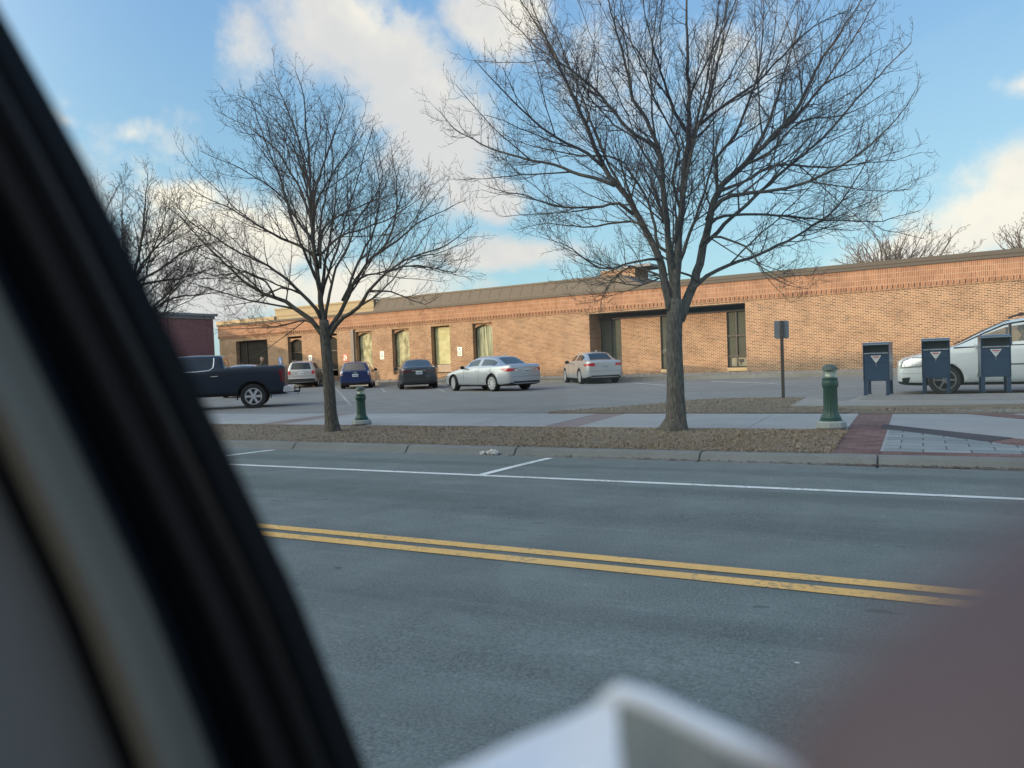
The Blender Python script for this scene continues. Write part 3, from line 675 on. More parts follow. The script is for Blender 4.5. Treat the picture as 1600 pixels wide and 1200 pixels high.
class Tree:
    def __init__(s, seed, twig=.0028, dens=1., zmin=2.2): s.r = random.Random(seed); s.mb = MB(); s.twig = twig; s.dens = dens; s.zmin = zmin
    def rv(s): return unit(np.array([s.r.gauss(0, 1), s.r.gauss(0, 1), s.r.gauss(0, 1)]))
    def side(s, t, lo, hi):
        a = s.rv(); a = unit(a-t*(a@t)); an = R(s.r.uniform(lo, hi)); return unit(t*math.cos(an)+a*math.sin(an))
    def spawn(s, pts, rad, level, t0, spacing, lenf, total):
        acc = s.r.random()*spacing; run = 0
        for i in range(1, len(pts)):
            seg = pts[i]-pts[i-1]; L = np.linalg.norm(seg); run += L; acc += L
            if run < t0*total: acc = min(acc, spacing); continue
            if acc >= spacing:
                acc = s.r.random()*spacing*.3
                rem = total-run; t = unit(seg)
                d = s.side(t, 28, 62)
                if level == 1 and d[2] < -.25: d[2] *= .3; d = unit(d)
                ln = lenf(rem)*s.r.uniform(.55, 1.15)
                s.branch(pts[i], d, ln, min(rad[i]*.62, .0035+ln*.0085), level)
    def branch(s, p, d, ln, r, level):
        if ln < .05: return
        nseg = {1: 8, 2: 5, 3: 3}.get(level, 2); pts = [p]; step = ln/nseg; dd = d
        for i in range(nseg):
            dd = unit(dd+s.rv()*(.115 if level < 3 else .22)+np.array([0, 0, .085 if level < 3 else .05])); pts.append(pts[-1]+dd*step)
        r = max(r, s.twig*1.25); rad = [r+(s.twig*.8-r)*(i/nseg)**.8 for i in range(nseg+1)]
        s.mb.tube(pts, rad, 5 if r > .012 else 3, m=twigm, cap=False)
        if level == 1: s.spawn(pts, rad, 2, .12, .125/s.dens, lambda rem: .22+.42*rem, ln)
        elif level == 2: s.spawn(pts, rad, 3, .15, .085/s.dens, lambda rem: .07+.35*rem, ln)
    def limb(s, P_, r0, r1, t0=.22, spacing=.17, lenk=(.30, .30), cap=1.5, n=None, step=.14, sub=3):
        pts = catmull(P_, step); tot = sum(np.linalg.norm(pts[i+1]-pts[i]) for i in range(len(pts)-1)); n_ = len(pts)
        for i in range(2, n_): pts[i] = pts[i]+s.rv()*.012
        rad = [r0+(r1-r0)*(i/(n_-1))**.75 for i in range(n_)]
        s.mb.tube(pts, rad, n or (9 if r0 > .05 else 6), m=bark, cap=True)
        s.spawn(pts, rad, 1, t0, spacing/s.dens, lambda rem: min(cap, lenk[0]+lenk[1]*rem), tot)
        for k in range(sub if tot > 1.6 else 0):
            i = int(n_*s.r.uniform(.15+.2*k, .3+.2*k)); i = min(i, n_-4); t = unit(pts[i+1]-pts[i]); d = s.side(t, 16, 36)
            rem = tot*(1-i/n_); L = rem*s.r.uniform(.65, .95); q = [pts[i]]
            for j in range(6): d = unit(d+s.rv()*.09+np.array([0, 0, .05])); q.append(q[-1]+d*L/6)
            s.limb(q, rad[i]*.6, r1*.9, t0=.15, spacing=spacing, lenk=(.26, .28), sub=0, step=step)
def limbpts(px, dep, dd):
    n = len(px); return [dp(x, y, dep+dd*(i/(n-1))**1.1) for i, (x, y) in enumerate(px)]
def trunk_mesh(pts, rads, seed, name, parent, n=20):
    rnd = random.Random(seed); b = MB(); b.tube(pts, rads, n)
    k = n
    for i, p in enumerate(pts):            # fluted flare near the ground
        for j in range(k):
            a = 2*math.pi*j/k; f = 1+(.13 if i < 2 else .05 if i < 4 else .025)*math.sin(5*a+seed)+rnd.uniform(-.02, .02)
            v = np.array(b.v[i*k+j]); v = p+(v-p)*f; b.v[i*k+j] = tuple(v)
    return b.build(name, bark, parent, smooth=True)
def make_tree(label, base, dep, trunkpx, limbs, seed, dens=1., twig=.0028, extra=0, group='bare street trees'):
    g = dp(*base, dep); T = empty('bare_tree', (g[0], g[1], g[2]), 0, label, 'tree', group)
    t = Tree(seed, twig, dens)
    tp = [dp(x, y, dep) for x, y, r in trunkpx]; tr = [r for _, _, r in trunkpx]
    tp2 = catmull(tp, .12); tr2 = list(np.interp(np.linspace(0, 1, len(tp2)), np.linspace(0, 1, len(tr)), tr))
    # radii follow arc position of the given points
    cum = [0]
    for i in range(len(tp)-1): cum.append(cum[-1]+np.linalg.norm(tp[i+1]-tp[i]))
    c2 = [0]
    for i in range(len(tp2)-1): c2.append(c2[-1]+np.linalg.norm(tp2[i+1]-tp2[i]))
    tr2 = list(np.interp(np.array(c2)*cum[-1]/c2[-1], cum, tr))
    tk = trunk_mesh(tp2, tr2, seed, 'trunk', None); 
    for r0, r1, dd, px, *o in limbs:
        kw = o[0] if o else {}
        t.limb(limbpts(px, dep, dd), r0, r1, **kw)
    # limbs reaching towards and away from the viewer
    rnd = random.Random(seed+1); top = tp[-1]; hgt = extra
    for k in range(int(extra)):
        z0 = rnd.uniform(.0, .8); a = rnd.choice([-1, 1])*rnd.uniform(.55, 1)*math.pi/2+math.atan2(fw[1], fw[0])+(math.pi if rnd.random() < .5 else 0)
        a = math.atan2(fw[1], fw[0])+rnd.uniform(-.7, .7)+(math.pi if k % 2 else 0)
        dirv = np.array([math.cos(a), math.sin(a), rnd.uniform(.55, 1.5)]); dirv = unit(dirv); L = rnd.uniform(2.2, 3.4)
        p0 = top+np.array([0, 0, z0-.2]); pts = [p0]
        for q in range(5): dirv = unit(dirv+np.array([0, 0, .09])+t.rv()*.12); pts.append(pts[-1]+dirv*L/5)
        t.limb(pts, .035, .005)
    br = t.mb.build('branches', twigm, None, smooth=True)
    for o in (tk, br):
        o.parent = T; o.matrix_parent_inverse = Matrix.Translation(-Vector(T.location))
    return T
# right hand large tree
T2D = 11.4
L2 = [
 (.135, .010, .9, [(1062, 500), (1085, 440), (1103, 370), (1122, 300), (1163, 257), (1213, 207), (1247, 167), (1280, 100), (1313, 50), (1352, -10)]),
 (.12, .010, -1.0, [(1057, 490), (1058, 420), (1064, 340), (1070, 250), (1077, 205), (1076, 150), (1074, 94), (1072, 0), (1075, -70)]),
 (.115, .008, .8, [(1048, 485), (1032, 410), (1014, 370), (985, 315), (961, 285), (942, 259), (911, 187), (883, 125), (861, 75), (817, 6), (795, -30)]),
 (.10, .008, -.9, [(1056, 470), (1046, 400), (1043, 360), (1035, 290), (1033, 250), (1011, 187), (989, 156), (974, 84), (955, 19), (945, -40)]),
 (.055, .006, 1.2, [(961, 290), (930, 278), (905, 272), (865, 258), (830, 250), (795, 240), (764, 231), (740, 218), (720, 209), (700, 190), (681, 168)]),
 (.05, .006, -1.1, [(942, 259), (905, 232), (867, 215), (845, 200), (830, 184), (810, 165), (789, 144), (760, 115), (742, 95)]),
 (.055, .006, 1.0, [(1033, 250), (1024, 231), (980, 200), (952, 165), (925, 135), (899, 115), (865, 92), (836, 72), (800, 35), (774, 9)]),
 (.05, .006, -.8, [(1077, 212), (1055, 175), (1039, 131), (1027, 95), (1017, 62), (1008, 20), (1000, -30)]),
 (.055, .006, .9, [(1074, 235), (1086, 200), (1102, 175), (1110, 150), (1117, 119), (1130, 70), (1149, 15), (1158, -40)]),
 (.045, .006, -1.2, [(1086, 200), (1105, 185), (1133, 162), (1180, 131), (1210, 100), (1250, 60), (1290, 30), (1330, 15)]),
 (.06, .006, -.7, [(1104, 365), (1112, 330), (1120, 300), (1120, 247), (1133, 230), (1147, 213), (1165, 170), (1180, 130), (1193, 50), (1190, -20)]),
 (.055, .006, .5, [(1163, 257), (1185, 225), (1197, 200), (1210, 165), (1220, 133), (1235, 85), (1243, 50), (1252, -15)]),
 (.065, .006, -1.3, [(1104, 345), (1127, 312), (1160, 303), (1197, 300), (1232, 292), (1263, 283), (1320, 257), (1367, 220), (1400, 187), (1430, 142)]),
 (.06, .005, 1.0, [(1078, 455), (1105, 432), (1140, 415), (1187, 397), (1217, 382), (1247, 367), (1297, 333), (1330, 293), (1357, 247), (1372, 215)]),
 (.045, .005, .8, [(1108, 350), (1130, 337), (1197, 335), (1240, 339), (1280, 343), (1340, 346), (1380, 345), (1440, 328)]),
 (.04, .005, -1.0, [(1095, 385), (1107, 370), (1147, 377), (1175, 395), (1195, 425), (1230, 445), (1262, 450)]),
 (.04, .004, -.9, [(1030, 405), (1015, 405), (977, 412), (955, 420), (937, 419), (927, 412), (909, 400), (880, 380), (850, 372)]),
 (.04, .004, .6, [(1045, 445), (1030, 430), (1005, 420), (985, 416), (955, 438), (940, 470), (935, 500)]),
 (.05, .005, .9, [(1058, 400), (1030, 385), (1020, 340), (1005, 300), (975, 255), (950, 245), (910, 243), (860, 235), (820, 225), (780, 205)]),
 (.045, .005, -.4, [(990, 335), (968, 318), (940, 322), (900, 325), (860, 320), (820, 305), (790, 300), (760, 290)]),
 (.04, .004, 1.1, [(1010, 355), (985, 345), (950, 350), (910, 355), (870, 350), (840, 350), (810, 360)]),
 (.05, .005, .3, [(1120, 300), (1160, 285), (1200, 262), (1235, 258), (1280, 262), (1340, 255), (1400, 250), (1438, 238)]),
 (.045, .005, -.6, [(1163, 257), (1200, 240), (1250, 190), (1290, 185), (1330, 175), (1370, 155), (1385, 145)]),
 (.045, .005, .7, [(1213, 207), (1250, 175), (1290, 130), (1330, 110), (1360, 85), (1385, 70)]),
 (.04, .005, .7, [(1043, 330), (1030, 280), (990, 215), (960, 195), (920, 150), (900, 100), (880, 60), (850, 20)]),
 (.04, .005, -.7, [(1064, 330), (1050, 280), (1060, 230), (1030, 170), (1010, 120), (985, 60), (975, 10), (965, -30)]),
 (.035, .004, .5, [(1092, 440), (1060, 425), (1000, 445), (960, 440), (930, 445), (900, 435)]),
]
L2 = [(max(a*.60, .022), b_*.8, c, d, *o) for a, b_, c, d, *o in L2]
make_tree('largest bare tree, many trunks fanning out, between the two green bollard lights', (1055, 668), T2D, [(1053, 680, .27), (1055, 669, .205), (1057, 654, .152), (1056, 620, .132), (1055, 580, .122), (1054, 540, .116), (1054, 500, .122), (1058, 468, .108)], L2, 11, dens=1.2, extra=4, twig=.0021)
T1D = 13.6
L1 = [
 (.10, .008, .0, [(507, 525), (501, 470), (498, 440), (490, 383), (486, 329), (483, 250), (480, 218), (474, 150), (462, 112)]),
 (.06, .005, .8, [(498, 440), (487, 396), (440, 373), (402, 351), (354, 323), (313, 304), (295, 290), (282, 278)]),
 (.055, .005, -.8, [(496, 425), (489, 380), (465, 345), (440, 307), (402, 278), (361, 256), (335, 245), (313, 237)]),
 (.05, .005, .7, [(489, 365), (484, 339), (468, 294), (434, 237), (410, 215), (389, 199), (360, 185), (335, 172)]),
 (.045, .005, -.6, [(487, 350), (482, 310), (472, 263), (446, 206), (425, 182), (408, 164), (385, 155), (373, 150)]),
 (.04, .004, .4, [(483, 290), (468, 225), (453, 180), (434, 133), (428, 105)]),
 (.05, .005, -.9, [(489, 350), (491, 313), (503, 263), (522, 209), (535, 180), (540, 155)]),
 (.045, .005, .9, [(490, 345), (497, 313), (525, 263), (554, 225), (579, 196)]),
 (.05, .005, -.7, [(500, 420), (503, 364), (519, 345), (560, 323), (614, 304), (640, 285)]),
 (.085, .006, .7, [(509, 530), (498, 515), (485, 500), (462, 483), (447, 471), (425, 464), (401, 453), (381, 440), (342, 402), (313, 373), (282, 339), (262, 325)]),
 (.06, .005, -.9, [(503, 500), (494, 483), (470, 459), (452, 440), (418, 415), (377, 396), (329, 367), (297, 345), (265, 310)]),
 (.035, .004, .3, [(500, 512), (476, 500), (440, 508), (400, 513), (365, 514), (345, 515), (330, 525)]),
 (.055, .006, -.4, [(508, 500), (512, 470), (525, 420), (545, 380), (560, 340), (590, 300), (598, 265), (592, 240)]),
 (.08, .006, .8, [(510, 530), (515, 513), (525, 500), (545, 462), (554, 440), (582, 402), (620, 377), (658, 345), (693, 329), (728, 312)]),
 (.075, .006, -.8, [(513, 528), (525, 508), (537, 495), (560, 480), (575, 455), (605, 425), (646, 400), (693, 385), (736, 352)]),
 (.05, .005, .5, [(535, 470), (545, 450), (560, 408), (582, 364), (590, 330), (592, 282), (585, 250), (580, 225)]),
 (.045, .005, -.6, [(582, 402), (600, 385), (617, 345), (621, 310), (617, 263), (610, 225)]),
 (.04, .004, .8, [(605, 425), (640, 415), (680, 420), (710, 425), (725, 400)]),
 (.04, .004, -.5, [(575, 455), (610, 455), (645, 470), (665, 475), (690, 462)]),
 (.04, .004, .9, [(554, 440), (575, 430), (620, 420), (660, 400), (705, 398)]),
 (.035, .004, -.3, [(430, 466), (415, 440), (385, 425), (350, 430), (320, 425), (300, 400)]),
 (.035, .004, .5, [(470, 459), (440, 450), (400, 470), (370, 475), (345, 480)]),
 (.04, .005, .6, [(497, 400), (500, 350), (510, 300), (520, 250), (510, 190), (500, 150)]),
 (.04, .004, -.6, [(500, 400), (530, 370), (575, 355), (620, 335), (655, 310), (670, 290)]),
]
L1 = [(max(a*.60, .018), b_*.8, c, d, *o) for a, b_, c, d, *o in L1]
make_tree('bare tree with slim straight trunk just left of the smaller bollard light', (521, 672), T1D, [(521, 679, .17), (520, 670, .135), (517, 645, .108), (514, 600, .098), (511, 560, .092), (508, 525, .094), (506, 500, .08)], L1, 21, dens=1.12, twig=.0022, extra=2)
T3D = 18.5
L3 = [
 (.06, .005, .4, [(195, 500), (207, 440), (222, 370), (227, 312), (232, 265)]),
 (.05, .005, -.6, [(196, 500), (212, 447), (250, 420), (295, 390), (330, 380), (372, 372)]),
 (.05, .005, .8, [(190, 500), (175, 440), (160, 357), (170, 320), (187, 287)]),
 (.045, .005, -.6, [(200, 520), (240, 480), (280, 440), (305, 397), (320, 370)]),
 (.045, .005, .3, [(200, 540), (230, 500), (255, 490), (270, 450), (290, 430)]),
 (.04, .005, .7, [(196, 510), (225, 440), (235, 400), (255, 350), (262, 300)]),
 (.04, .005, -.4, [(190, 500), (170, 450), (140, 400), (125, 350), (130, 310)]),
 (.04, .004, .4, [(205, 520), (260, 470), (310, 460), (350, 455), (380, 440)]),
 (.04, .004, -.5, [(207, 440), (225, 410), (255, 375), (290, 345), (300, 310)]),
 (.05, .005, .6, [(190, 500), (150, 440), (100, 400), (60, 380)]),
 (.04, .004, .9, [(212, 447), (240, 440), (280, 435), (330, 420), (360, 425)]),
]
make_tree('far left bare tree half hidden behind the dark window pillar', (205, 665), T3D, [(206, 664, .2), (205, 640, .15), (200, 580, .13), (196, 510, .12)], L3, 31, dens=1.1, twig=.0035, extra=4)
# bare crowns beyond the roof
def far_tree(label, px, py0, dep, width, hgt, seed, nl):
    g = dp(px, py0, dep); T = empty('bare_tree', (g[0], g[1], 0), 0, label, 'tree', 'bare trees beyond the roof')
    t = Tree(seed, .011, .6); rnd = random.Random(seed); zt = g[2]
    b = MB(); b.tube([(0, 0, 0), (.1, 0, 1.5), (0, .1, zt-hgt*.45)], [.35, .28, .22], 10); b.build('trunk', bark, T)
    for k in range(nl):
        a = 2*math.pi*k/nl+rnd.random(); e = rnd.uniform(.45, 1.3)
        p0 = np.array([rnd.uniform(-.12, .12)*width, .1, zt-hgt*.62]); d = unit(np.array([math.cos(a), math.sin(a), e])); pts = [p0]; L = min(width*.5/max(.25, math.hypot(d[0], d[1])), hgt*.55/max(.3, d[2]))*rnd.uniform(.8, 1.05)
        for q in range(5): d = unit(d+np.array([0, 0, .06])+t.rv()*.34); pts.append(pts[-1]+d*L/5)
        t.limb(pts, .10, .018, t0=.1, spacing=.19, lenk=(.7, .35), step=.5, sub=1)
    t.mb.mats = [mat('far_bark', (.10, .08, .07), .9)]; t.mb.build('branches', None, T)
far_tree('dense rounded bare tree showing above the roof right of the largest tree', 1396, 368, 62., 9.5, 6.5, 41, 34)
far_tree('sparse bare tree showing above the roof at the right edge', 1612, 335, 55., 6, 6.5, 43, 12)
far_tree('thin bare sapling crown above the roof between the other two', 1472, 374, 60., 1.6, 4., 45, 7)

# ------------------------------------------------------------------ bollard lights
green = mat('green_paint', (.013, .062, .046), .45, var=.25, vscale=6)
capg = mat('grey_green_cap', (.075, .10, .085), .5)
worn = mat('worn_concrete', (.30, .33, .32), .85, var=.3, vscale=5)
def bollard(px, py, h, label, seed):
    g = gp(px, py, ZS); T = empty('bollard_light', (g[0], g[1]+.14, ZS-.02), 0, label, 'bollard light', 'green bollard lights on the verge')
    k = h/1.074; kr = max(.9, k*1.05) if h < .8 else 1.0
    def L(name, prof, m, par, n=28, sm=None): b = MB(); b.lathe([(r*kr, z*k) for r, z in prof], n, smooth_mod=sm); return b.build(name, m, par, smooth=True, autosmooth=35)
    L('concrete_base', [(.20, 0), (.21, .02), (.20, .10), (.175, .125)], worn, T, 8)
    L('base_moulding', [(.15, .12), (.155, .14), (.138, .155), (.142, .175), (.128, .20)], green, T)
    L('post', [(.128, .195), (.112, .225), (.101, .26), (.095, .31), (.090, .67), (.096, .68), (.098, .69)], green, T, 48, lambda a, z: 1+.035*math.cos(16*a))
    L('collar', [(.101, .692), (.108, .71), (.108, .79), (.101, .805), (.093, .81), (.105, .82), (.105, .845), (.09, .852)], green, T, 32, lambda a, z: 1+(.03*math.cos(8*a) if .70 < z/k < .80 else 0))
    L('lens', [(.085, .854), (.094, .872), (.082, .895), (.094, .915), (.082, .935), (.092, .957), (.084, .974)], glass_mat('bollard_lens_%d' % seed, (.9, .95, .9), .12, .15), T)
    L('lamp', [(.055, .855), (.070, .88), (.064, .915), (.070, .95), (.05, .972)], mat('opal_lamp', (.88, .9, .8), .3), T)
    L('cap', [(.112, .976), (.112, .985), (.105, 1.01), (.085, 1.04), (.055, 1.062), (.02, 1.072), (.0005, 1.074)], capg, T)
    return T
bollard(1297, 668, .905, 'larger green bollard light with glass lantern and chipped base beside the paved plaza', 1)
bollard(558, 662, .735, 'smaller green bollard light with dome cap right of the slim tree trunk', 2)

# ------------------------------------------------------------------ sign seen from behind
g = gp(1224, 622, .17); S = empty('traffic_sign', (g[0], g[1], .17), R(8), 'grey sign on a slim brown post seen from behind on the lot island', 'sign')
sk = float(np.dot(g-CC, fw))/1200; Hh = 121*sk
steel = mat('sign_back', (.17, .19, .22), .6, .0); postm = mat('brown_post', (.055, .045, .04), .7)
b = MB(); b.box(-.035, .035, -.03, .03, -.1, Hh); b.build('post', postm, S, bevel=.006)
pw = 11*sk
b = MB(); b.prism([(-pw+.03, -.5), (pw-.03, -.5), (pw, -.47), (pw, -.03), (pw-.03, 0), (-pw+.03, 0), (-pw, -.03), (-pw, -.47)], 0, .004)
for i in range(len(b.v)): v = b.v[i]; b.v[i] = (v[0], .034+v[2], Hh+.0+v[1]*(28*sk/.5))
b.build('sign_plate', steel, S)
b = MB()
for z in (Hh-.08, Hh-.32): b.tube([(0, -.034, z), (0, .04, z)], .012, 8)
b.build('bolt', steel, S)

# small parking signs on the brick wall
signw = mat('sign_white', (.78, .78, .74), .5); signg = mat('sign_green', (.05, .22, .14), .5); signr = mat('sign_red', (.55, .14, .10), .5); signb = mat('sign_blue', (.12, .22, .45), .5)
def wallsign(s_, z0, z1, wd, face, mark, label, marks):
    q = WP+we*s_+wn*.01; T = empty('parking_sign', (q[0], q[1], z0), WA, label, 'sign', 'small parking signs on the brick wall')
    b = MB(); b.box(-wd/2, wd/2, -.012, 0, 0, z1-z0); b.build('sign_plate', face, T)
    b = MB()
    for (a, c, d, e) in marks: b.box(a*wd, c*wd, -.015, -.0125, d*(z1-z0), e*(z1-z0))
    b.build('sign_marks', mark, T)
std = [(-.14, .14, .66, .88), (-.36, .36, .40, .50), (-.33, .33, .26, .34), (-.3, .3, .1, .18)]
wallsign(-22.98, 1.58, 2.08, .32, signw, signg, 'white parking sign on the wall between the blue hatchback and the dark sedan', std)
wallsign(-16.78, 1.58, 2.1, .32, signw, signg, 'white parking sign on the wall left of the vertical blind window', std)
wallsign(-29.6, 1.5, 2.06, .34, signw, signg, 'plain white parking sign on the wall right above the silver car tail', [(-.14, .14, .6, .8)])
wallsign(-26.25, 1.55, 2.03, .42, signr, signw, 'faded red and white parking sign above the blue hatchback', [(-.2, .0, .55, .85), (.08, .3, .3, .7), (-.35, -.1, .12, .4)])
wallsign(-32.7, 1.5, 2.05, .36, signb, signw, 'blue and white accessible parking sign beside the silver car', [(-.1, .05, .5, .9), (-.12, .22, .36, .5), (.1, .24, .12, .36)])

# ------------------------------------------------------------------ mail boxes
mblue = mat('postal_blue', (.018, .046, .098), .38, var=.18, vscale=5, coat=.2)
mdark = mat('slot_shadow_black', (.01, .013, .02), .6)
mgrey = mat('worn_edge', (.20, .24, .28), .5)
def mailbox(loc, rz, wd, hh, label):
    T = empty('mail_box', loc, rz, label, 'mailbox', 'blue mail boxes on the island')
    w = wd/2; d = .30; lz = .27*hh; t = .065
    for sx in (-1, 1):
        for sy in (-1, 1):
            b = MB(); x0 = sx*(w-t) if sx > 0 else -w; y0 = sy*(d-t) if sy > 0 else -d
            b.prism([(x0, y0), (x0+t, y0), (x0+t, y0+t), (x0, y0+t)], 0, lz-.002); b.box(x0-.012, x0+t+.012, y0-.012, y0+t+.012, -.004, .012); b.build('leg', mblue, T)
    # body: lower cabinet and hooded head with open chute, sides proud as flanges
    zc = hh*.80
    b = MB(); b.box(-w+.012, w-.012, -d+.012, d-.002, lz, zc)
    b.box(-w+.012, w-.012, -d+.16, d-.002, zc+.002, hh-.03)            # head behind the chute
    b.build('body', mblue, T, bevel=.006)
    b = MB()
    for sx in (-1, 1):
        x0, x1 = (w-.010, w+.006) if sx > 0 else (-w-.006, -w+.010)
        n = 6; prof = [(-d, lz), (d, lz), (d, hh-.04)]+[(d*math.cos(a), hh-.04+.04*math.sin(a)) for a in np.linspace(0.3, math.pi-.3, n)]+[(-d, hh-.04)]
        k = len(prof); b.add([(x0, y, z) for y, z in prof]+[(x1, y, z) for y, z in prof], [tuple(range(k-1, -1, -1)), tuple(range(k, 2*k))]+[(i, (i+1) % k, k+(i+1) % k, k+i) for i in range(k)])
    b.build('side_panel', mblue, T)
    b = MB(); n = 8; pr = [(-d, hh-.045)]+[(d*math.cos(a), hh-.035+.04*math.sin(a)) for a in np.linspace(math.pi, 0, n)]+[(d, hh-.045)]
    k = len(pr); x0, x1 = -w-.01, w+.01
    b.add([(x0, y, z) for y, z in pr]+[(x1, y, z) for y, z in pr], [tuple(range(k)), tuple(range(2*k-1, k-1, -1))]+[(i, k+i, k+(i+1) % k, (i+1) % k) for i in range(k)]); b.build('lid', mblue, T, smooth=False)
    b = MB(); b.box(-w-.012, w+.012, -d-.012, -d+.004, hh-.055, hh-.028); b.build('hood_rim', mgrey, T)
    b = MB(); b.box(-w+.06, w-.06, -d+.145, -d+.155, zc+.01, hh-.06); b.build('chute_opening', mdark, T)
    b = MB(); b.box(-w+.05, w-.05, -d-.012, -d+.03, zc-.03, zc+.012); b.build('chute_lip', mblue, T, bevel=.004)
    text_mesh('UNITED STATES POSTAL SERVICE', .032, mat('postal_white', (.7, .72, .75), .5), T, (0, -d-.014, zc-.008))
    b = MB(); b.box(-w+.012, w-.012, -d+.004, -d+.008, zc-.20, zc-.192); b.build('door_seam', mdark, T)
    # triangular notice
    tz_ = zc-.055; tw = .105
    b = MB(); b.add([(-tw, -d+.007, tz_), (tw, -d+.007, tz_), (0, -d+.007, tz_-.17), (-tw, -d+.011, tz_), (tw, -d+.011, tz_), (0, -d+.011, tz_-.17)], [(0, 2, 1), (3, 4, 5), (0, 1, 4, 3), (1, 2, 5, 4), (2, 0, 3, 5)])
    st = b.build('notice_sticker', mat('sticker_white', (.62, .64, .66), .5), T)
    b = MB(); b.box(-.062, .062, -d+.003, -d+.0062, tz_-.045, tz_-.018); b.build('notice_heading', mat('sticker_red', (.42, .09, .10), .5), st)
    b = MB(); b.box(-.045, .045, -d+.003, -d+.0062, tz_-.07, tz_-.062); b.box(-.03, .03, -d+.003, -d+.0062, tz_-.09, tz_-.083); b.build('notice_text', mat('sticker_grey', (.3, .32, .38), .5), st)
    b = MB(); b.tube([(0, -d+.01, zc-.26), (0, -d+.0, zc-.26)], .012, 10); b.build('lock', mgrey, T)
    return T
q = gp(1372, 617.5, zk); mailbox((q[0], q[1]+.28, zk), R(-5), .50, 1.13, 'leftmost blue mail box standing clear of the white minivan')
q = gp(1464, 614, zk); mailbox((q[0], q[1]+.28, zk), R(-2), .52, 1.17, 'middle blue mail box standing in front of the minivan front wheel')
q = gp(1556, 613, zk); mailbox((q[0], q[1]+.28, zk), R(2), .52, 1.19, 'rightmost blue mail box standing in front of the minivan door')

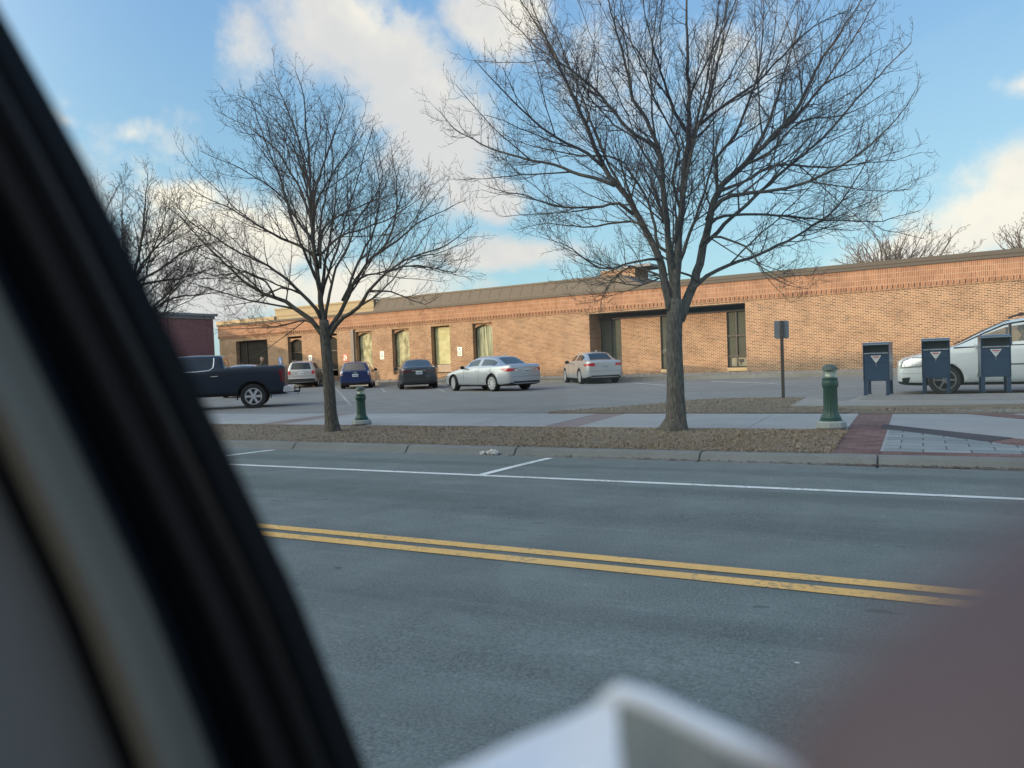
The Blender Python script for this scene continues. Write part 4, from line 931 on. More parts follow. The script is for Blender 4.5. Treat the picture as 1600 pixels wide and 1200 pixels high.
# ------------------------------------------------------------------ vehicles
def paint(name, color, metal=.35, rough=.28): return mat(name, color, rough, metal, coat=.8, var=.03)
def car_body(st, paintm, glassm, rear_glass_cap=False, cap_glass_rows=(6,), wheels=(), wr=.33, arch_r=None, liner=black, deck=None, sub=2):
    """st: list of dict(d,w,zb,zm,zl,wt,zt,sl,f): one cross-section each; f: flags of the interval behind it"""
    bm = bmesh.new(); Lc = st[-1]['d']; mats = [paintm, glassm, liner]+([deck] if deck else [])
    rows = []
    for s in st:
        w, zb, zm, zl, wt, zt, sl = s['w'], s['zb'], s['zm'], s['zl'], s['wt'], s['zt'], s.get('sl', 0)
        g = zt > zl+.12
        pts = [(0, zb), (.8*w, zb), (w-.025, zb+.06), (w, zb+.26), (w-.005, zm), (w-.045, zl), ]
        if g: pts += [(w-.065, zl+.02), (wt+.015, zt-.075), (wt-.055, zt-.015), (0, zt+.025)]
        else: pts += [(w-.08, zl+.02), (wt+.02, zl+.035), (wt-.06, zl+.05), (0, zl+.065)]
        ring = []
        for k, (y, z) in enumerate(pts):
            x = Lc/2-s['d']+sl*max(0, z-s.get('zs', .8))
            ring.append((x, y, z))
        vr = [bm.verts.new(p) for p in ring]; vl = [vr[0]]+[bm.verts.new((p[0], -p[1], p[2])) for p in ring[1:-1]]+[vr[-1]]
        rows.append((vl, vr))
    def face(vs, mi):
        f = bm.faces.new(vs); f.material_index = mi; f.smooth = True; return f
    for i in range(len(st)-1):
        fl = st[i].get('f', '')
        for side in (0, 1):
            a, b_ = rows[i][side], rows[i+1][side]
            for k in range(9):
                mi = 0
                if k == 6 and 's' in fl: mi = 1
                if k == 8 and 'w' in fl: mi = 1
                if k == 7 and 'W' in fl: mi = 1
                if k >= 6 and 'D' in fl: mi = 3
                if k < 2: mi = 2
                vs = [a[k], b_[k], b_[k+1], a[k+1]]
                face(vs if side == 1 else vs[::-1], mi)
    def cap(row, front):
        vl, vr = row; cols = []
        fr = (-1, -.92, -.4, 0, .4, .92, 1)
        def P_(k, c):
            if c == -1: return vl[k]
            if c == 1: return vr[k]
            if k == 0: return vr[0]
            key = (k, c)
            if key not in cols_d:
                p = vr[k].co; bul = .055*(1-c*c)*(1 if front else -1); cols_d[key] = bm.verts.new((p.x+bul, p.y*c, p.z))
            return cols_d[key]
        cols_d = {}
        for k in range(1, 8):
            for j in range(len(fr)-1):
                q = [P_(k, fr[j]), P_(k, fr[j+1]), P_(k+1, fr[j+1]), P_(k+1, fr[j])]
                mi = 1 if (rear_glass_cap and not front and k in cap_glass_rows and 0 < j < len(fr)-2) else 0
                face(q if front else q[::-1], mi)
        top = [P_(8, c) for c in fr]+[vr[9]]; bot = [P_(1, c) for c in fr[::-1]]+[vr[0]]
        face(top if front else top[::-1], 0); face(bot if front else bot[::-1], 2)
    cap(rows[0], True); cap(rows[-1], False)
    bmesh.ops.recalc_face_normals(bm, faces=bm.faces)
    me = bpy.data.meshes.new('b'); bm.to_mesh(me); bm.free()
    for m in mats: me.materials.append(m)
    o = bpy.data.objects.new('b', me); COL.objects.link(o)
    sb = o.modifiers.new('s', 'SUBSURF'); sb.levels = sub; sb.render_levels = sub
    cut = []
    for (x, yw) in wheels:
        b = MB(); r = arch_r or wr+.055
        for sgn in (-1, 1):
            b2 = MB(); b2.lathe([(r, min(sgn*(yw-.28), sgn*(yw+.3))), (r, max(sgn*(yw-.28), sgn*(yw+.3)))], 28, axis='y', c=(x, 0, wr+.0))
            b.add(b2.v, b2.f)
        c = b.build('cut', liner); bmm = bmesh.new(); bmm.from_mesh(c.data); bmesh.ops.recalc_face_normals(bmm, faces=bmm.faces); bmm.to_mesh(c.data); bmm.free()
        bo = o.modifiers.new('b', 'BOOLEAN'); bo.operation = 'DIFFERENCE'; bo.object = c; bo.solver = 'EXACT'
        try: bo.material_mode = 'TRANSFER'
        except Exception: pass
        cut.append(c)
    dg = bpy.context.evaluated_depsgraph_get(); me2 = bpy.data.meshes.new_from_object(o.evaluated_get(dg))
    bpy.data.objects.remove(o)
    for c in cut: bpy.data.objects.remove(c)
    return me2
def split_by_mat(me, name_fn, parent, keep_first='body'):
    """body = every non-glass face; each connected sheet of glass becomes a part of its own"""
    bm = bmesh.new(); bm.from_mesh(me); mats = list(me.materials)
    gi = 1; gl = [f for f in bm.faces if mats[f.material_index] is mats[gi]]
    seen = set(); groups = []
    for f in gl:
        if f.index in seen: continue
        st_ = [f]; seen.add(f.index); grp = []
        while st_:
            q = st_.pop(); grp.append(q)
            for e in q.edges:
                for ff in e.link_faces:
                    if ff.index not in seen and mats[ff.material_index] is mats[gi]: seen.add(ff.index); st_.append(ff)
        groups.append(grp)
    for grp in groups:
        idx = {}; vs = []; fs = []
        for f in grp:
            t = []
            for v in f.verts:
                if v.index not in idx: idx[v.index] = len(vs); vs.append(tuple(v.co))
                t.append(idx[v.index])
            fs.append(t)
        if len(fs) < 3: continue
        c = np.mean(np.array(vs), axis=0); m_ = bpy.data.meshes.new('window'); m_.from_pydata(vs, [], fs); m_.materials.append(mats[gi])
        m_.polygons.foreach_set('use_smooth', [True]*len(fs)); nm = name_fn(c); m_.name = nm
        o = bpy.data.objects.new(nm, m_); COL.objects.link(o); o.parent = parent
    bmesh.ops.delete(bm, geom=gl, context='FACES')
    me3 = bpy.data.meshes.new(keep_first); bm.to_mesh(me3); bm.free()
    for m in mats: me3.materials.append(m)
    o = bpy.data.objects.new(keep_first, me3); COL.objects.link(o); o.parent = parent
    return o
def patch(bvh, poly, axis, sign, m, name, parent, off=.006, th=.012, cell=.05, lift=None):
    """plate following the body: poly in (x,z) for axis y, (y,z) for axis x"""
    bm = bmesh.new(); vs = [bm.verts.new((p[0], p[1], 0)) for p in poly]; bm.faces.new(vs)
    for ax in (0, 1):
        lo = min(p[ax] for p in poly); hi = max(p[ax] for p in poly); n = int((hi-lo)/cell)
        for i in range(1, n+1):
            co = [0, 0, 0]; no = [0, 0, 0]; co[ax] = lo+(hi-lo)*i/(n+1); no[ax] = 1
            bmesh.ops.bisect_plane(bm, geom=bm.verts[:]+bm.edges[:]+bm.faces[:], plane_co=co, plane_no=no)
    ok = []; hitd = {}
    for v in bm.verts:
        if axis == 'y': o = Vector((v.co.x, sign*3, v.co.y)); d = Vector((0, -sign, 0))
        else: o = Vector((sign*6, v.co.x, v.co.y)); d = Vector((-sign, 0, 0))
        h = bvh.ray_cast(o, d)
        hitd[v] = (h[0], h[1]) if h[0] is not None else None
    bad = [v for v in bm.verts if hitd[v] is None]
    good = [v for v in bm.verts if hitd[v] is not None]
    for v in good: v.co = hitd[v][0]-d*off if False else hitd[v][0]
    for v in good:
        dd = Vector((0, sign, 0)) if axis == 'y' else Vector((sign, 0, 0)); v.co += dd*off
    bmesh.ops.delete(bm, geom=bad, context='VERTS')
    if not bm.faces: bm.free(); return None
    r = bmesh.ops.extrude_face_region(bm, geom=bm.faces[:]); dd = Vector((0, sign, 0)) if axis == 'y' else Vector((sign, 0, 0))
    for e in r['geom']:
        if isinstance(e, bmesh.types.BMVert): e.co -= dd*(off+th)
    bmesh.ops.recalc_face_normals(bm, faces=bm.faces)
    me = bpy.data.meshes.new(name); bm.to_mesh(me); bm.free(); me.materials.append(m)
    o = bpy.data.objects.new(name, me); COL.objects.link(o); o.parent = parent
    return o
def wheel(x, y, r, rimr, parent, spokes=10, rim_m=None, wd=.23, steer=0., twin=False, dark=False):
    sgn = 1 if y > 0 else -1; b = MB()
    prof = [(rimr, -wd/2), (r-.03, -wd/2-.005), (r-.008, -wd/2+.02), (r, -wd/2+.05), (r, wd/2-.05), (r-.008, wd/2-.02), (r-.03, wd/2+.005), (rimr, wd/2)]
    b.lathe(prof, 36, axis='y', cap=False); t = b.build('wheel', rubber, parent, smooth=True, autosmooth=50); t.location = (x, y-sgn*wd/2, r); t.rotation_euler = (0, 0, steer)
    m_ = rim_m or alloy
    f = MB(); yf = sgn*(wd/2+.004)
    def ring(r0, r1, y0, y1):
        n = 36; vs = []
        for rr, yy in ((r0, y0), (r1, y0), (r1, y1), (r0, y1)):
            for k in range(n): a = 2*math.pi*k/n; vs.append((rr*math.cos(a), yy, rr*math.sin(a)))
        fs = []
        for j in range(4):
            for k in range(n): fs.append((j*n+k, j*n+(k+1) % n, ((j+1) % 4)*n+(k+1) % n, ((j+1) % 4)*n+k))
        f.add(vs, fs)
    ring(rimr-.022, rimr+.004, yf-sgn*.05, yf)
    f.lathe([(.062, min(yf-sgn*.05, yf-sgn*.006)), (.055, max(yf-sgn*.05, yf-sgn*.006))], 16, axis='y')
    for k in range(spokes):
        a = 2*math.pi*k/spokes
        offs = (-.10, .10) if twin else (0,)
        for of in offs:
            a1 = a+of; a0 = a+of*2.2 if twin else a
            w0, w1 = ((.022, .022) if r > .38 else (.015, .012)) if twin else (.022, .017)
            for (ra, rb) in ((.045, rimr-.015),):
                c0 = np.array([math.cos(a0)*ra, 0, math.sin(a0)*ra]); c1 = np.array([math.cos(a1)*rb, 0, math.sin(a1)*rb])
                n0 = np.array([-math.sin(a1), 0, math.cos(a1)])
                v = [c0+n0*w0, c0-n0*w0, c1-n0*w1, c1+n0*w1]
                vs = [(p[0], yf-sgn*.03, p[2]) for p in v]+[(p[0], yf-sgn*(.006 if i < 2 else .002), p[2]) for i, p in enumerate(v)]
                f.add(vs, [(0, 1, 2, 3), (4, 7, 6, 5), (0, 4, 5, 1), (1, 5, 6, 2), (2, 6, 7, 3), (3, 7, 4, 0)])
    ro = f.build('rim', m_, t); 
    d = MB(); d.lathe([(rimr, min(yf-sgn*.08, yf-sgn*.055)), (rimr, max(yf-sgn*.08, yf-sgn*.055))], 30, axis='y'); d.build('brake_shadow', black, t)
    return t
def mirror_part(x, y, z, m, parent, s=1.):
    sg = 1 if y > 0 else -1
    bm = bmesh.new(); bmesh.ops.create_uvsphere(bm, u_segments=14, v_segments=9, radius=1)
    for v in bm.verts: v.co = Vector((v.co.x*.06*s, v.co.y*.11*s, v.co.z*.075*s)) if v.co.x > -.2 else Vector((-.2*.06*s, v.co.y*.11*s, v.co.z*.075*s))
    for f in bm.faces: f.smooth = True
    me = bpy.data.meshes.new('mirror'); bm.to_mesh(me); bm.free(); me.materials.append(m)
    o = bpy.data.objects.new('mirror', me); COL.objects.link(o); o.parent = parent; o.location = (x, y+sg*.10*s, z)
    b = MB(); b.box(x-.03, x+.03, min(y-sg*.06, y+sg*.06), max(y-sg*.06, y+sg*.06), z-.06, z-.03); b.build('mirror_arm', black, parent)
    return o
def S(d, w, zb, zm, zl, wt, zt, f='', sl=0., zs=.8): return dict(d=d, w=w, zb=zb, zm=zm, zl=zl, wt=wt, zt=zt, f=f, sl=sl, zs=zs)
def place(px, py, z, local, heading):
    """wheel contact seen at the picture point -> origin of the vehicle; heading in degrees left of +Y"""
    g = gp(px, py, z); a = R(90+heading); c, s = math.cos(a), math.sin(a)
    return (g[0]-(local[0]*c-local[1]*s), g[1]-(local[0]*s+local[1]*c), z), a
def finish(T, me, wheels, wr, rimr, glassname, spokes=10, steer=0., rim_m=None, twin=False, wd=.23):
    bv = BVHTree.FromPolygons([tuple(v.co) for v in me.vertices], [tuple(p.vertices) for p in me.polygons])
    def nf(c):
        if abs(c[1]) < .25: return 'windshield' if c[0] > 0 else 'rear_window'
        return 'side_window'
    body = split_by_mat(me, nf, T)
    for i, (x, yw) in enumerate(wheels):
        for sg in (-1, 1): wheel(x, sg*yw, wr, rimr, T, spokes, rim_m, wd=wd, steer=steer if i == 0 else 0, twin=twin)
    return bv, body
def seam(bv, T, x, z0, z1, sides=(-1, 1), slant=0):
    for sg in sides: patch(bv, [(x-.006, z0), (x+.006, z0), (x+.006+slant, z1), (x-.006+slant, z1)], 'y', sg, black, 'door_seam', T, off=.0025, th=.004, cell=.12)
def handle(bv, T, x, z, m, sides=(-1, 1), w=.09):
    for sg in sides: patch(bv, [(x-w, z-.014), (x+w, z-.014), (x+w, z+.014), (x-w, z+.014)], 'y', sg, m, 'door_handle', T, off=.028, th=.03, cell=.2)
def plate_part(bv, T, z, y=0, sgn=-1, w=.155, h=.078, m=None):
    o = patch(bv, [(y-w, z-h), (y+w, z-h), (y+w, z+h), (y-w, z+h)], 'x', sgn, m or plate, 'licence_plate', T, off=.014, th=.02, cell=.4)
    patch(bv, [(y-w*.8, z-h*.45), (y+w*.8, z-h*.45), (y+w*.8, z+h*.35), (y-w*.8, z+h*.35)], 'x', sgn, mat('plate_characters', (.22, .27, .36), .6), 'plate_characters', T, off=.018, th=.004, cell=.4)
GRP = 'vehicles in the parking lot'
def sedan(label, loc, a, paintm, L=4.83, W=1.85, H=1.45, glassm=None, tail='wide', spokes=10, twin=False, steer=0., rimm=None, wr=.33, rimr=.235, deckz=1.03, name='parked_car', clearm=None, platem=None, extras=True):
    T = empty(name, loc, a, label, 'car', GRP); w = W/2; k = L/4.83; h = H/1.45
    st = [S(.0, w-.30, .24, .42, .56*h, .5, 0), S(.10, w-.13, .20, .46, .63*h, .55, 0), S(.4, w-.03, .18, .56, .74*h, .6, 0), S(.9*k, w-.005, .18, .62, .84*h, .62, 0), S(1.3*k, w, .18, .66, .90*h, .62, 0),
          S(1.52*k, w, .18, .68, .935*h, .70, 0, 'w'), S(1.60*k, w, .18, .68, .94*h, .715, 1.07*h, 'w'), S(2.0*k, w, .18, .69, .955*h, .66, 1.31*h, 'ws'), S(2.32*k, w, .18, .69, .96*h, .63, 1.405*h, 's'), S(2.40*k, w, .18, .69, .962*h, .62, 1.42*h, 's'), S(2.78*k, w, .18, .69, .965*h, .60, 1.445*h, ''),
          S(2.86*k, w, .18, .69, .967*h, .60, 1.445*h, 's'), S(3.35*k, w, .18, .70, .975*h, .59, 1.425*h, 's'), S(3.55*k, w, .19, .70, .98*h, .585, 1.395*h, 's'), S(3.62*k, w, .19, .70, .985*h, .58, 1.375*h, 'sw'), S(3.86*k, w, .20, .71, .995*h, .60, 1.26*h, 'w'),
          S(4.12*k, w-.01, .20, .71, 1.005*h, .64, 1.13*h, 'w'), S(4.22*k, w-.015, .2, .71, 1.01*h, .66, 1.0, ''), S(4.6*k, w-.05, .22, .70, deckz, .62, 1.0, ''), S(4.76*k, w-.10, .25, .68, deckz+.005, .58, 0, ''), S(4.83*k, w-.19, .28, .66, .95*h, .5, 0, '')]
    fx = L/2-.94*k; rx = fx-2.78*k; wh = ((fx, w-.02), (rx, w-.02))
    me = car_body(st, paintm, glassm or darkglass, wheels=wh, wr=wr); bv, body = finish(T, me, wh, wr, rimr, '', spokes, steer, rimm, twin)
    seam(bv, T, L/2-1.75*k, .3, .93); seam(bv, T, L/2-2.82*k, .28, .95); seam(bv, T, L/2-3.62*k, .55, .96, slant=-.02)
    handle(bv, T, L/2-2.62*k, .84*h, paintm); handle(bv, T, L/2-3.55*k, .87*h, paintm)
    # lamps
    for sg in (-1, 1):
        if tail == 'wide':
            patch(bv, [(sg*.40, .80*h), (sg*.47, .90*h), (sg*.90, .93*h), (sg*.90, .80*h)], 'x', -1, redlens, 'tail_light', T, off=.010, cell=.06)
            patch(bv, [(sg*.42, .81*h), (sg*.47, .87*h), (sg*.58, .88*h), (sg*.60, .81*h)], 'x', -1, clearlens, 'reversing_light', T, off=.016, cell=.06)
            patch(bv, [(-L/2+.06, .80*h), (-L/2+.10, .93*h), (-L/2+.62, .91*h), (-L/2+.30, .80*h)], 'y', sg, redlens, 'tail_light', T, off=.008, cell=.06)
        elif tail == 'split':
            patch(bv, [(sg*.46, .80*h), (sg*.50, .93*h), (sg*.90, .92*h), (sg*.90, .80*h)], 'x', -1, redlens, 'tail_light', T, off=.010, cell=.06)
            patch(bv, [(-L/2+.06, .80*h), (-L/2+.08, .92*h), (-L/2+.48, .88*h), (-L/2+.35, .80*h)], 'y', sg, redlens, 'tail_light', T, off=.008, cell=.06)
        else:
            patch(bv, [(sg*.30, .84*h), (sg*.30, .875*h), (sg*.90, .91*h), (sg*.90, .83*h)], 'x', -1, mat('smoked_lens', (.12, .02, .025), .15, coat=1.), 'tail_light', T, off=.010, cell=.06)
            patch(bv, [(-L/2+.06, .82*h), (-L/2+.08, .90*h), (-L/2+.35, .87*h), (-L/2+.25, .82*h)], 'y', sg, MATS['smoked_lens'], 'tail_light', T, off=.008, cell=.06)
        patch(bv, [(L/2-.06, .55*h), (L/2-.10, .66*h), (L/2-.62, .75*h), (L/2-.40, .60*h)], 'y', sg, clearlens, 'headlight', T, off=.008, cell=.06)
        patch(bv, [(sg*.42, .56*h), (sg*.42, .62*h), (sg*.8, .67*h), (sg*.8, .57*h)], 'x', 1, clearlens, 'headlight', T, off=.01, cell=.06)
        mirror_part(L/2-1.80*k, sg*(w-.03), .99*h, black if tail != 'smoke' else paintm, T)
        b = MB(); b.tube([(-L/2-.01, sg*.52, .30), (-L/2+.2, sg*.52, .30)], .04, 10); b.build('exhaust', black, T)
    plate_part(bv, T, .80 if tail != 'low' else .5, m=platem)
    patch(bv, [(-.34, .885*h), (.34, .885*h), (.32, .905*h), (-.32, .905*h)], 'x', -1, chrome, 'trunk_trim', T, off=.014, cell=.2)
    patch(bv, [(-.72, .27), (.72, .27), (.64, .40), (-.64, .40)], 'x', -1, black, 'bumper_valance', T, off=.006, cell=.12)
    patch(bv, [(-.92, .58), (.92, .58), (.92, .588), (-.92, .588)], 'x', -1, black, 'bumper_seam', T, off=.003, th=.004, cell=.1)
    patch(bv, [(-.5, .34), (.5, .34), (.45, .52), (-.45, .52)], 'x', 1, black, 'grille', T, off=.006, cell=.1)
    b = MB(); b.tube([(-L/2+1.42*k, 0, H+.005), (-L/2+1.36*k, 0, H+.05), (-L/2+1.28*k, 0, H+.055), (-L/2+1.26*k, 0, H-.01)], [.02, .014, .012, .01], 6); b.build('antenna', paintm, T)
    # bright moulding round the side glass
    b = MB()
    for sg in (-1, 1):
        pts = []
        for s in st[6:15]:
            x = L/2-s['d']; o = bv.ray_cast(Vector((x, sg*3, s['zl']+.012)), Vector((0, -sg, 0)))
            if o[0] is not None: pts.append((x, o[0].y+sg*.002, s['zl']+.012))
        b.tube(pts, .008, 5)
    b.build('window_moulding', chrome, T)
    return T
def hatch(label, loc, a, paintm, L, W, H, glassm, kind, wr=.33, rimr=.22, spokes=10, rimm=None):
    """upright tailed car: compact suv or hatchback"""
    T = empty('parked_car', loc, a, label, 'car', GRP); w = W/2; k = L/4.7; h = H/1.65; zb = .24 if kind == 'suv' else .18; zl = 1.05*h
    tl = .16 if kind == 'suv' else .30
    st = [S(.0, w-.28, zb+.1, .5, .70*h, .5, 0), S(.12, w-.12, zb+.04, .55, .80*h, .55, 0), S(.45, w-.03, zb, .62, .93*h, .6, 0), S(.95*k, w, zb, .68, 1.0*h, .62, 0),
          S(1.22*k, w, zb, .72, 1.03*h, .70, 0, 'w'), S(1.32*k, w, zb, .72, 1.04*h, .70, 1.18*h, 'w'), S(1.72*k, w, zb, .72, zl, .66, 1.45*h, 'ws'), S(2.05*k, w, zb, .72, zl, .64, 1.58*h, 's'), S(2.5*k, w, zb, .72, zl, .63, 1.64*h, ''),
          S(2.58*k, w, zb, .72, zl, .63, 1.645*h, 's'), S(3.4*k, w, zb, .72, zl+.01, .62, 1.64*h, ''), S(3.48*k, w, zb, .72, zl+.01, .62, 1.635*h, 's'), S(4.15*k, w-.01, zb, .72, zl+.02, .61, 1.60*h, ''),
          S(4.48*k, w-.03, zb+.02, .72, zl+.02, .60, 1.57*h, '', tl*.6, .95), S(4.64*k, w-.06, zb+.04, .70, zl+.02, .585, 1.55*h, '', tl*1.0, .95), S(4.70*k, w-.11, zb+.08, .68, zl-.03, .57, 1.54*h, '', tl*1.15, .95)]
    for s in st:
        if kind == 'suv': s['wt'] += .05
    fx = L/2-.92*k; rx = fx-2.70*k; wh = ((fx, w-.02), (rx, w-.02))
    me = car_body(st, paintm, glassm, rear_glass_cap=True, wheels=wh, wr=wr, cap_glass_rows=(6, 7)); bv, body = finish(T, me, wh, wr, rimr, '', spokes, 0, rimm)
    seam(bv, T, L/2-1.5*k, .35, 1.0*h); seam(bv, T, L/2-2.54*k, .33, zl); seam(bv, T, L/2-3.44*k, .5, zl)
    handle(bv, T, L/2-2.35*k, .93*h, paintm); handle(bv, T, L/2-3.3*k, .95*h, paintm)
    for sg in (-1, 1):
        if kind == 'suv':
            patch(bv, [(sg*(w-.30), .82*h), (sg*(w-.26), 1.03*h), (sg*(w-.06), 1.04*h), (sg*(w-.04), .82*h)], 'x', -1, redlens, 'tail_light', T, off=.012, cell=.06)
            patch(bv, [(-L/2+.05, .83*h), (-L/2+.12, 1.03*h), (-L/2+.36, 1.0*h), (-L/2+.28, .85*h)], 'y', sg, redlens, 'tail_light', T, off=.008, cell=.06)
        else:
            patch(bv, [(sg*(w-.20), .80*h), (sg*(w-.22), 1.02*h), (sg*(w-.06), 1.16*h), (sg*(w-.04), .82*h)], 'x', -1, clearlens, 'tail_light', T, off=.012, cell=.06)
            patch(bv, [(sg*(w-.17), .82*h), (sg*(w-.18), .92*h), (sg*(w-.05), .92*h), (sg*(w-.05), .82*h)], 'x', -1, redlens, 'brake_light', T, off=.016, cell=.06)
            patch(bv, [(-L/2+.05, .83*h), (-L/2+.15, 1.12*h), (-L/2+.28, 1.1*h), (-L/2+.22, .85*h)], 'y', sg, clearlens, 'tail_light', T, off=.008, cell=.06)
        mirror_part(L/2-1.55*k, sg*(w-.03), 1.08*h, paintm if kind == 'suv' else black, T)
        patch(bv, [(L/2-.06, .66*h), (L/2-.10, .80*h), (L/2-.5, .90*h), (L/2-.35, .72*h)], 'y', sg, clearlens, 'headlight', T, off=.008, cell=.06)
    plate_part(bv, T, .86*h if kind == 'suv' else .80*h)
    lo = .56 if kind == 'suv' else .36
    patch(bv, [(-w+.12, zb+.08), (w-.12, zb+.08), (w-.06, lo), (-w+.06, lo)], 'x', -1, black, 'lower_bumper', T, off=.010, cell=.08)
    if kind == 'suv':
        patch(bv, [(-w+.08, lo+.01), (w-.08, lo+.01), (w-.10, lo+.05), (-w+.10, lo+.05)], 'x', -1, mat('silver_trim', (.6, .62, .64), .4, .5), 'bumper_strip', T, off=.02, cell=.1)
        for sg in (-1, 1): b = MB(); b.tube([(L/2-2.2*k, sg*.58, H-.01), (L/2-2.3*k, sg*.58, H+.03), (-L/2+.7, sg*.56, H+.0), (-L/2+.6, sg*.56, H-.05)], .014, 6); b.build('roof_rail', alloy, T)
        patch(bv, [(-.30, .95*h), (.30, .95*h), (.28, .975*h), (-.28, .975*h)], 'x', -1, chrome, 'tailgate_trim', T, off=.014, cell=.2)
    else:
        patch(bv, [(-.08, .96*h), (.08, .96*h), (.08, .995*h), (-.08, .995*h)], 'x', -1, chrome, 'badge', T, off=.012, cell=.2)
        patch(bv, [(-.62, 1.03*h), (.62, 1.03*h), (.60, 1.06*h), (-.60, 1.06*h)], 'x', -1, paintm, 'spoiler_bar', T, off=.03, cell=.2)
    patch(bv, [(-w+.06, .70*h), (w-.06, .70*h), (w-.06, .708*h), (-w+.06, .708*h)], 'x', -1, black, 'tailgate_seam', T, off=.003, th=.004, cell=.1)
    b = MB(); b.tube([(-L/2+.75, 0, H-.02), (-L/2+.68, 0, H+.05)], .010, 6); b.build('antenna', black, T)
    return T
silver = paint('silver_paint', (.40, .43, .46)); silverw = paint('pale_silver_paint', (.40, .42, .44)); navy = paint('royal_blue_paint', (.016, .032, .115), .2); darkgrey = paint('charcoal_paint', (.045, .05, .055), .3)
bluegrey = mat('slate_blue_paint', (.010, .018, .032), .35, .0, spec=.35, coat=.25, var=.03); vanwhite = paint('white_paint', (.58, .63, .645), .0, .3); warmsilver = paint('silver_blue_paint', (.38, .41, .45), .4)
LZ = lambda px, py: float(lotz(*gp(px, py, .02)[:2]))
# silver compact SUV
z = LZ(455, 607); loc, a = place(450, 606.5, z, (-1.79, .90), 36.5); hatch('silver compact SUV parked nose in, between the pickup tailgate and the slim tree', loc, a, silverw, 4.77, 1.84, 1.69, darkglass, 'suv', wr=.35, rimr=.23)
z = LZ(533, 608); loc, a = place(532, 608, z, (-1.72, .86), 35.5); hatch('royal blue hatchback parked nose in right of the slim tree', loc, a, navy, 4.47, 1.76, 1.50, mat('hatch_glass', (.14, .13, .125), .08, spec=.5), 'hatch', wr=.32, rimr=.2)
z = LZ(626, 609); loc, a = place(625, 609, z, (-1.90, .92), 38); sedan('charcoal sedan parked nose in under the bright yellow window', loc, a, darkgrey, 5.0, 1.90, 1.47, midglass, 'smoke')
z = LZ(778, 612); loc, a = place(778, 612, z, (-1.73, .93), 66); sedan('silver four door sedan turned sideways with bright twin spoke wheels', loc, a, warmsilver, 4.83, 1.86, 1.45, midglass, 'wide', 10, True, steer=R(-14), wr=.335, rimr=.245)
z = LZ(908, 600); loc, a = place(909, 600.5, z, (-1.78, .92), 37.5); sedan('pale silver sedan seen from its tail beside the recessed entrance bay', loc, a, silverw, 5.0, 1.86, 1.49, darkglass, 'split', 9, wr=.345, rimr=.25, platem=mat('grey_plate', (.35, .38, .4), .5))
# car nose hidden behind the pickup bed
g = dp(386, 600, 37.); sedan('blue grey car whose roof just shows above the pickup bed', (g[0], g[1], .0), R(90+38), paint('steel_blue_paint', (.16, .19, .23)), 4.7, 1.8, 1.50, midglass, 'split', 10)

